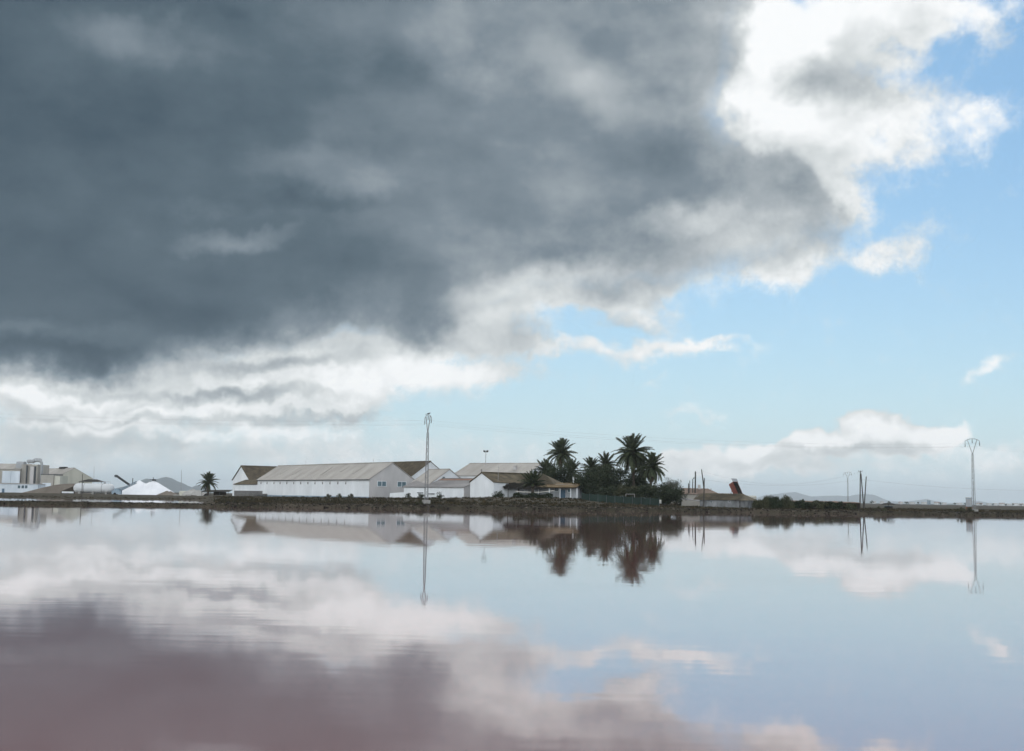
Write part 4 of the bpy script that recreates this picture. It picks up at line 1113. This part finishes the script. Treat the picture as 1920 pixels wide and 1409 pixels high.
wire('lower wire from the straight pole past the tripod to the right edge', [T(1320.5, 900, 200), T(1613.3, 899, 226), T(2080, 916, 240)], 1.1, .008)
wire('short wire from the thick pole to the leaning pole', [T(1304, 886, 250), T(1315.8, 887, 244)], .1, .008)

fl = thing('floodlight_mast', 'tall thin mast with two floodlights above the farmhouse', 'lamp post', (at(909.5, 930, 286).x, 286, 1.3))
zf = pz(910, 848, 286) - 1.3
part('pole', Geo().tube([(0, 0, -.5), (0, 0, zf)], [.11, .06], 8), 'steel', fl)
part('crossbar', Geo().bar((-.5, 0, zf), (.5, 0, zf), .08), 'darksteel', fl)
for sgn in (-1, 1):
    part('floodlight', Geo().hexa([(sgn * .30 - .22, -.2, zf + .02), (sgn * .30 + .22, -.2, zf + .02), (sgn * .36 + .22, .2, zf + .02), (sgn * .36 - .22, .2, zf + .02),
                                   (sgn * .36 - .28, -.3, zf + .34), (sgn * .36 + .28, -.3, zf + .34), (sgn * .40 + .22, .1, zf + .42), (sgn * .40 - .22, .1, zf + .42)]), 'dark', fl)

bz = iL[1].z + .80
bird = Geo(); bx, by = LP.x + AR.x * -.2, LP.y + AR.y * -.2
bird.tube([(bx - .30, by, bz + .10), (bx - .18, by, bz + .13), (bx - .05, by, bz + .17), (bx + .10, by, bz + .20), (bx + .17, by, bz + .26), (bx + .23, by, bz + .27), (bx + .30, by, bz + .25)], [.02, .05, .09, .085, .055, .05, .008], 8)
bird.tube([(bx - .18, by, bz + .12), (bx - .48, by, bz + .04)], [.05, .02], 6); bird.tube([(bx + .02, by - .02, bz + .1), (bx + .02, by - .02, bz)], .012, 4); bird.tube([(bx + .02, by + .02, bz + .1), (bx + .02, by + .02, bz)], .012, 4)
tag(part('bird', bird, 'dark', smooth=True), 'dark bird perched on top of the near lattice pylon', 'bird')

# ------------------------------------------------------------------ fence, frame and clutter by the palms
fe0, fe1 = at(1090, 940, 214), at(1236, 945, 203)
FL = (xy(fe1) - xy(fe0)).length
fn = Frame('net_fence', 'dark green netting fence below the palm trees', 'fence', xy(fe0), xy(fe1) - xy(fe0), 0)
NP = 9
for i in range(NP + 1):
    p = fn.o + fn.x * (FL * i / NP); z = ground_z(p.x, p.y)
    part('post', Geo().tube([(FL * i / NP, 0, z - .4), (FL * i / NP, 0, z + 1.45)], .04, 6), 'darksteel', fn.e)
for i in range(NP):
    g = Geo(); n = 6
    for k in range(n + 1):
        f = (i + k / n) / NP; p = fn.o + fn.x * (FL * f); z = ground_z(p.x, p.y); b = .06 * math.sin(k / n * math.pi) * (1 if i % 2 else -1)
        hgt = 1.35 - .14 * math.sin(k / n * math.pi)
        g.v += [Vector((FL * f, .05 + b, z)), Vector((FL * f, .05 + b * .4, z + hgt)), Vector((FL * f, .07 + b * .4, z + hgt)), Vector((FL * f, .07 + b, z))]
    for k in range(n):
        for j in range(4): g.f.append((4 * k + j, 4 * k + (j + 1) % 4, 4 * k + 4 + (j + 1) % 4, 4 * k + 4 + j))
    part('net_panel', g, 'net', fn.e)
gf = Frame('white_frame', 'thin white open frame standing behind the green netting fence', 'frame', xy(at(1173.5, 930, 214)), Vector((1, .1)), 1.1)
part('upright', Geo().tube([(0, 0, -.4), (0, 0, 1.6)], .03, 6), 'greywall', gf.e); part('upright', Geo().tube([(1.6, 0, -.4), (1.6, 0, 1.6)], .03, 6), 'greywall', gf.e); part('crossbar', Geo().tube([(-.03, 0, 1.63), (1.63, 0, 1.63)], .03, 6), 'greywall', gf.e)
tr = thing('small_trailer', 'small pale covered trailer at the right end of the netting fence', 'trailer', (at(1230, 944, 206).x, 206, 1.0), R(-12))
part('cover', Geo().prism([(-.6, .15), (.6, .15), (.6, .5), (.35, .78), (-.35, .78), (-.6, .5)], -.9, .9), 'tarp', tr); part('drawbar', Geo().bar((.9, 0, .1), (1.8, 0, .05), .06), 'darksteel', tr)
for y in (-.65, .65): part('wheel', Geo().tube([(0, y - .06, .05), (0, y + .06, .05)], .26, 10), 'tyre', tr)

# ------------------------------------------------------------------ far settlement along the horizon
rnd = random.Random(21)
far = [(1566, 8), (1640, 5), (1690, 6), (1712, 9), (1735, 10), (1758, 8), (1772, 7), (1800, 9), (1838, 10), (1856, 8), (1868, 6), (1880, 9), (1893, 8), (1905, 10), (1917, 7), (1655, 6)]
for i, (px, wpx) in enumerate(sorted(far)):
    D = 2300 + (i * 137) % 400; p = at(px, 946, D); w = wpx * D / 2200; h = rnd.uniform(2.6, 4.4) if px < 1820 else rnd.uniform(3.2, 5.4)
    o = thing('distant_house', 'one of the tiny white houses on the far right horizon', 'house', (p.x, D, .55), 0, 'distant houses on the horizon')
    part('wall', Geo().box(-w / 2, w / 2, 0, 8, -.5, h), 'farwhite', o)
    part('roof', Geo().prism([(-.4, h + .01), (8.4, h + .01), (4, h + 1.2)], -w / 2 - .3, w / 2 + .3), 'roof_red' if i % 3 == 0 else 'roof_grey', o)
    for k in range(2): part('window', Geo().box(-w / 4 + k * w / 2 - .5, -w / 4 + k * w / 2 + .5, -.06, -.01, 1, 2), 'glass', o)
p = at(1743, 945, 2500)
o = thing('distant_tower_block', 'tiny blue grey tower block on the far right horizon', 'building', (p.x, 2500, .55))
part('wall', Geo().box(-2.2, 2.2, 0, 8, -.5, 8.8), 'bluegrey', o); part('roof', Geo().box(-2.4, 2.4, -.2, 8.2, 8.8, 9.2), 'concrete', o)
for k in range(3): part('window', Geo().box(-1.6, 1.6, -.06, -.01, 1.5 + 2.4 * k, 2.7 + 2.4 * k), 'glass', o)

# ------------------------------------------------------------------ palms
def frond_mesh(name, length, droop, seed, mat, n=28, wid=.62):
    """One feather leaf growing along +X and arching down, its leaflets single blades on both sides."""
    rnd = random.Random(seed); g = Geo(); pts = []
    for i in range(n + 1):
        f = i / n; pts.append(Vector((length * (f - .12 * droop * f * f), 0, length * (.10 * f - droop * .42 * f ** 2.1))))
    g.tube(pts[::2], [max(.012, .055 * (1 - i / (n / 2))) for i in range(len(pts[::2]))], 4)
    for i in range(3, n + 1):
        f = i / n; p = pts[i]; t = (pts[min(i + 1, n)] - pts[i - 1]).normalized()
        L = wid * length / 4 * (1.25 * math.sin(math.pi * min(1, .18 + f * .72)) ** .7 + .15)
        for s in (-1, 1):
            for q in range(2):
                pp = p - t * (length / n * .5 * q)
                d = (t * rnd.uniform(.75, 1.05) + Vector((0, s * rnd.uniform(.65, .95), rnd.uniform(-.30, .25)))).normalized() * L * rnd.uniform(.8, 1.1)
                w = .11 * length / 4
                k = len(g.v); up = Vector((0, 0, 1)) * w * .5
                tip = pp + d - Vector((0, 0, .12 * L))
                g.v += [pp - t * w * .6, pp + t * w * .6, pp + d * .55 + t * w * .5 + up * .3, tip, pp + d * .5 - t * w * .5]
                g.f.append((k, k + 1, k + 2, k + 3, k + 4))
    me = bpy.data.meshes.new(name); me.from_pydata([tuple(v) for v in g.v], [], g.f); me.materials.append(M[mat])
    return me
FR_UP = [frond_mesh('frond', 4.0, .35 + .1 * k, 100 + k, 'palmleaf') for k in range(3)]
FR_MID = [frond_mesh('frond', 4.0, .8 + .15 * k, 110 + k, 'palmleaf') for k in range(3)]
FR_LOW = [frond_mesh('frond', 4.0, 1.2 + .2 * k, 120 + k, 'palmleaf') for k in range(2)]
FR_DRY = [frond_mesh('frond', 3.4, 1.2, 130, 'deadleaf', n=20)]

def palm(label, px, yc, D, rad, n=54, lean=0.0, seed=0, low=-38, high=86, zbase=None, dry=6, group='date palms'):
    """Date palm whose crown centre stands at pixel (px, yc), D metres away."""
    rnd = random.Random(seed); c = at(px, yc, D)
    zb = ground_z(c.x, D) if zbase is None else zbase
    x0 = c.x - lean
    o = thing('palm_tree', label, 'palm', (x0, D, zb), 0, group)
    h = max(.3, c.z - zb)
    pts, rr = [], []
    m = max(4, int(h / .28))
    for i in range(m + 1):
        f = i / m; pts.append((lean * f ** 1.5, 0, h * f - (.3 if i == 0 else 0))); rr.append((.30 - .07 * f) * (1 + .10 * (i % 2)) + (.12 if f > .86 else 0) + (.12 * (1 - f / .08) if f < .08 else 0))
    part('trunk', Geo().tube(pts, rr, 9), 'trunk', o, True)
    crown = part('crown', Geo().tube([(lean, 0, h - .5), (lean, 0, h - .1), (lean, 0, h + .3), (lean, 0, h + .7)], [.30, .46, .34, .06], 9), 'trunk', o, True)
    for i in range(n):
        f = (i + .5) / n; el = low + (high - low) * f ** 1.05 + rnd.uniform(-7, 7); az = i * 137.5 + rnd.uniform(-14, 14)
        me = (FR_LOW if el < 0 else FR_MID if el < 45 else FR_UP); me = me[rnd.randrange(len(me))]
        s = rad / 4.0 * rnd.uniform(.86, 1.08) * (1 if el < 60 else .92)
        fo = bpy.data.objects.new('frond', me); COL.objects.link(fo); fo.parent = crown
        fo.matrix_local = Matrix.Translation((lean, 0, h + .15 * f)) @ Matrix.Rotation(R(az), 4, 'Z') @ Matrix.Rotation(R(-el), 4, 'Y') @ Matrix.Rotation(R(rnd.uniform(-25, 25)), 4, 'X') @ Matrix.Scale(s, 4)
    for i in range(dry):
        fo = bpy.data.objects.new('frond', FR_DRY[0]); COL.objects.link(fo); fo.parent = crown
        fo['label'] = 'dry brown hanging frond'
        fo.matrix_local = Matrix.Translation((lean, 0, h - .3)) @ Matrix.Rotation(R(i * 61 + rnd.uniform(-20, 20)), 4, 'Z') @ Matrix.Rotation(R(rnd.uniform(48, 72)), 4, 'Y') @ Matrix.Scale(rad / 4.4, 4)
    return o
palm('tallest palm with full round crown, right of the middle', 1186, 851, 233, 4.3, 64, -.3, 1, -48)
palm('tall palm with arching crown above the farmhouse roof', 1052, 853, 262, 3.9, 50, .2, 2, -22)
palm('slim palm leaning right, rightmost of the palm grove', 1223, 877, 228, 3.3, 50, .5, 3, -45)
palm('mid height palm left of the tallest palm', 1136, 873, 246, 3.0, 44, 0, 4, -25)
palm('lower palm between the farmhouse palm and the mid height palm', 1109, 880, 252, 2.9, 42, 0, 5, -25)
palm('short palm at the left end of the grove, beside the grey roof', 1024, 888, 260, 3.4, 40, 0, 6, -10)
palm('short palm below the right side of the farmhouse palm', 1070, 888, 258, 3.4, 44, 0, 7, -20)
palm('drooping palm hidden between tallest palm and slim palm', 1203, 880, 240, 3.2, 44, 0, 8, -50)
palm('young trunkless palm in front of the farmhouse roof', 999, 911, 221, 3.1, 34, 0, 9, 8, 84, dry=0)
palm('lone small palm near the salt heap', 391, 906, 396, 3.9, 46, 0, 10, -22, group='lone palms')

# ------------------------------------------------------------------ leafy trees and shrubs
def leafy(name, label, px, ybase, D, rx, rz, zc, mat, seed, nclump=26, per=70, leaf=.28, trunk=True, cat='tree', group=None, spiky=0.0, zb=None):
    """Trunk, limbs and clumps of leaf blades filling an uneven crown. zc: crown centre above its foot."""
    rnd = random.Random(seed); p = at(px, ybase, D); z0 = ground_z(p.x, D) if zb is None else zb
    o = thing(name, label, cat, (p.x, D, z0), 0, group)
    cl = []
    for i in range(nclump):
        a = rnd.uniform(0, 6.283); u = rnd.uniform(-1, 1); r = rnd.random() ** .45
        q = math.sqrt(1 - u * u)
        cl.append((Vector((rx * r * q * math.cos(a), rx * .8 * r * q * math.sin(a), zc + rz * r * u)), rnd.uniform(.28, .55) * min(rx, rz * 1.3)))
    g = Geo()
    for k, (c, cr) in enumerate(cl):
        if k < 9:
            s = Vector((0, 0, max(.05, zc * .35))); m = s.lerp(c, .55) + Vector((0, 0, .15)); g.tube([s, m, c], [.07, .05, .02], 5)
    if trunk: g.tube([(0, 0, -.4), (0, 0, 0), (.05, 0, zc * .5), (.0, 0, zc)], [.24, .18, .13, .06], 7)
    part('trunk', g, 'trunk', o)
    g = Geo()
    for (c, cr) in cl:
        for i in range(per):
            d = Vector((rnd.gauss(0, 1), rnd.gauss(0, 1), rnd.gauss(0, .85)))
            d = d.normalized() * cr * rnd.random() ** .4
            q = c + d
            if q.z < .05: q.z = rnd.uniform(.05, .4)
            ax = Vector((rnd.gauss(0, 1), rnd.gauss(0, 1), rnd.gauss(0, 1) + spiky * 4)).normalized(); b = ax.cross(Vector((rnd.gauss(0, 1), rnd.gauss(0, 1), rnd.gauss(0, 1)))).normalized()
            L = leaf * rnd.uniform(.7, 1.4) * (1 + spiky); w = leaf * rnd.uniform(.25, .45) * (1 - .6 * spiky)
            k = len(g.v); g.v += [q - ax * L * .5, q + b * w * .5, q + ax * L * .6, q - b * w * .5]; g.f.append((k, k + 1, k + 2, k + 3))
    part('crown', g, mat, o)
    return o
G1 = 'dark trees among the palms'
leafy('evergreen_tree', 'dark evergreen tree just right of the farmhouse chimney', 1100, 930, 228, 2.9, 2.3, 3.0, 'leafdark', 31, 40, 150, .42, group=G1)
leafy('evergreen_tree', 'dark evergreen tree left of the tallest palm trunk', 1150, 930, 232, 3.0, 2.6, 4.0, 'leafdark', 32, 40, 150, .42, group=G1)
leafy('evergreen_tree', 'dark evergreen tree behind the farmhouse wing roof', 1048, 930, 250, 3.6, 2.5, 4.2, 'leafdark', 33, 40, 150, .42, group=G1)
leafy('evergreen_tree', 'rounded dark tree between the two lower palms', 1125, 930, 240, 2.6, 2.8, 4.0, 'leafdark', 34, 40, 150, .42, group=G1)
leafy('evergreen_tree', 'dark tree right behind the tallest palm trunk', 1196, 932, 238, 2.4, 2.2, 3.4, 'leafdark', 36, 36, 140, .42, group=G1)
G2 = 'shrubs below the palms'
leafy('shrub', 'broad dark green shrub below the slim leaning palm', 1222, 938, 218, 3.4, 1.7, 1.9, 'leafdark', 41, 40, 150, .38, False, 'shrub', G2)
leafy('shrub', 'large dark shrub at the right end of the grove', 1252, 942, 215, 2.7, 1.7, 1.7, 'leafdark', 42, 36, 150, .38, False, 'shrub', G2)
leafy('shrub', 'dark shrub behind the middle of the netting fence', 1180, 936, 220, 2.6, 1.4, 1.6, 'leafolive', 43, 32, 140, .38, False, 'shrub', G2)
leafy('shrub', 'olive shrub behind the left end of the netting fence', 1138, 934, 222, 2.4, 1.3, 1.4, 'leafdark', 44, 32, 140, .38, False, 'shrub', G2)
leafy('tamarisk', 'feathery grey tamarisk rising above the right end of the grove', 1256, 935, 224, 2.6, 1.7, 3.1, 'leafgrey', 45, 26, 60, .34, True, 'tree', None, .5)
leafy('shrub', 'round dark bush in front of the farmhouse gable wing', 935, 932, 222, 1.2, .8, .7, 'leafdark', 46, 16, 60, .22, False, 'shrub', 'bushes by the white walls')
for i, (px, d, r, lab) in enumerate(((766, 240, .75, 'left one of the dark bushes along the low shed wall'), (790, 238, .7, 'dark bush just left of the lattice pylon foot'),
                                     (823, 232, .95, 'largest dark bush at the foot of the low shed wall'), (616, 262, .6, 'leaning weed in front of the long warehouse wall'),
                                     (637, 260, .6, 'tall weed in front of the long warehouse wall, near its middle'), (658, 258, .7, 'tall weed near the right corner of the long warehouse'))):
    leafy('bush', lab, px, 933, d, r, r * .7, r * .6, 'leafdark' if i < 3 else 'leafolive', 50 + i, 12, 40, .2, False, 'bush', 'bushes by the white walls', .3 if i > 2 else 0)
hd = thing('low_hedge', 'low dark green hedge in front of the farmhouse awning', 'hedge', (at(962, 934, 219).x, 219, 0), 0)
rnd = random.Random(77); g = Geo()
for i in range(2600):
    x = rnd.uniform(0, 7.4); zz = ground_z(hd.location.x + x, 219) + .75 * rnd.random() ** .7 * (1 + .25 * math.sin(x * 2.1)); q = Vector((x, rnd.uniform(-.4, .4), zz))
    ax = Vector((rnd.gauss(0, 1), rnd.gauss(0, 1), rnd.gauss(0, 1))).normalized(); b = ax.cross(Vector((rnd.gauss(0, 1), rnd.gauss(0, 1), 1))).normalized(); k = len(g.v)
    g.v += [q - ax * .13, q + b * .06, q + ax * .15, q - b * .06]; g.f.append((k, k + 1, k + 2, k + 3))
part('foliage', g, 'leafdark', hd); part('stem', Geo().tube([(.1, 0, 1.6), (2, 0, 1.75), (5, 0, 1.75), (7.2, 0, 1.6)], .05, 5), 'trunk', hd)
G3 = 'dark shrubs in front of the long shed'
for i, (px, r, h, sp_, lab) in enumerate(((1431, 1.5, .95, .7, 'spiky dark shrub beside the blue lorry'), (1452, 1.6, 1.0, .7, 'second spiky dark shrub from the blue lorry'),
                                          (1474, 1.5, .9, .7, 'third spiky dark shrub from the blue lorry'), (1500, 1.9, .75, 0, 'broad dark shrub at the left end of the long shed'),
                                          (1530, 2.0, .7, 0, 'broad dark shrub before the middle of the long shed'), (1562, 1.8, .68, 0, 'low dark shrub before the right half of the long shed'),
                                          (1592, 1.5, .55, 0, 'lowest shrub left of the tripod poles'))):
    leafy('shrub', lab, px, 950, 199 + i * .4, r, h, h * .95, 'leafdark' if i % 2 else 'leafolive', 60 + i, 28, 130, .32, False, 'shrub', G3, sp_)
leafy('shrub', 'low brown shrub at the foot of the kiosk by the shore', 1815, 962, 201, 1.9, .5, .4, 'leafolive', 71, 18, 60, .2, False, 'shrub', 'shore shrubs')
leafy('shrub', 'low brown shrub on the shore left of the stakes', 1650, 962, 194, 1.2, .4, .35, 'leafolive', 72, 14, 50, .2, False, 'shrub', 'shore shrubs')
leafy('shrub', 'dark reddish shrub on the dike just left of the lattice pylon', 787, 955, 168, .8, .4, .3, 'leafolive', 73, 14, 50, .16, False, 'shrub', 'shore shrubs')
rnd = random.Random(5)
for i, px in enumerate((1635, 1668, 1700, 1721, 1763, 1791, 1810, 1839, 1862, 1886, 1899, 1915)):
    D = 1500 + 61 * i
    leafy('distant_tree', 'one of the tiny dark trees on the flats at the far right', px, 947, D, rnd.uniform(1.8, 3.0), rnd.uniform(1.0, 1.5), 2.6, 'leafdark', 80 + i, 10, 16, 1.1, True, 'tree', 'distant trees on the flats', zb=.6)

# ------------------------------------------------------------------ the air
hz = Geo().box(-20000, 20000, -400, 19500, -3, 215)
ho = mesh_obj('haze', hz.v, hz.f); ho['kind'] = 'stuff'
hm = bpy.data.materials.new('haze_air'); hm.use_nodes = True; hn = hm.node_tree
hn.nodes.clear(); hv = hn.nodes.new('ShaderNodeVolumePrincipled'); hout = hn.nodes.new('ShaderNodeOutputMaterial')
hv.inputs['Color'].default_value = (.84, .93, 1, 1); hv.inputs['Density'].default_value = 7e-5; hv.inputs['Anisotropy'].default_value = .35
hn.links.new(hv.outputs[0], hout.inputs['Volume']); ho.data.materials.append(hm)
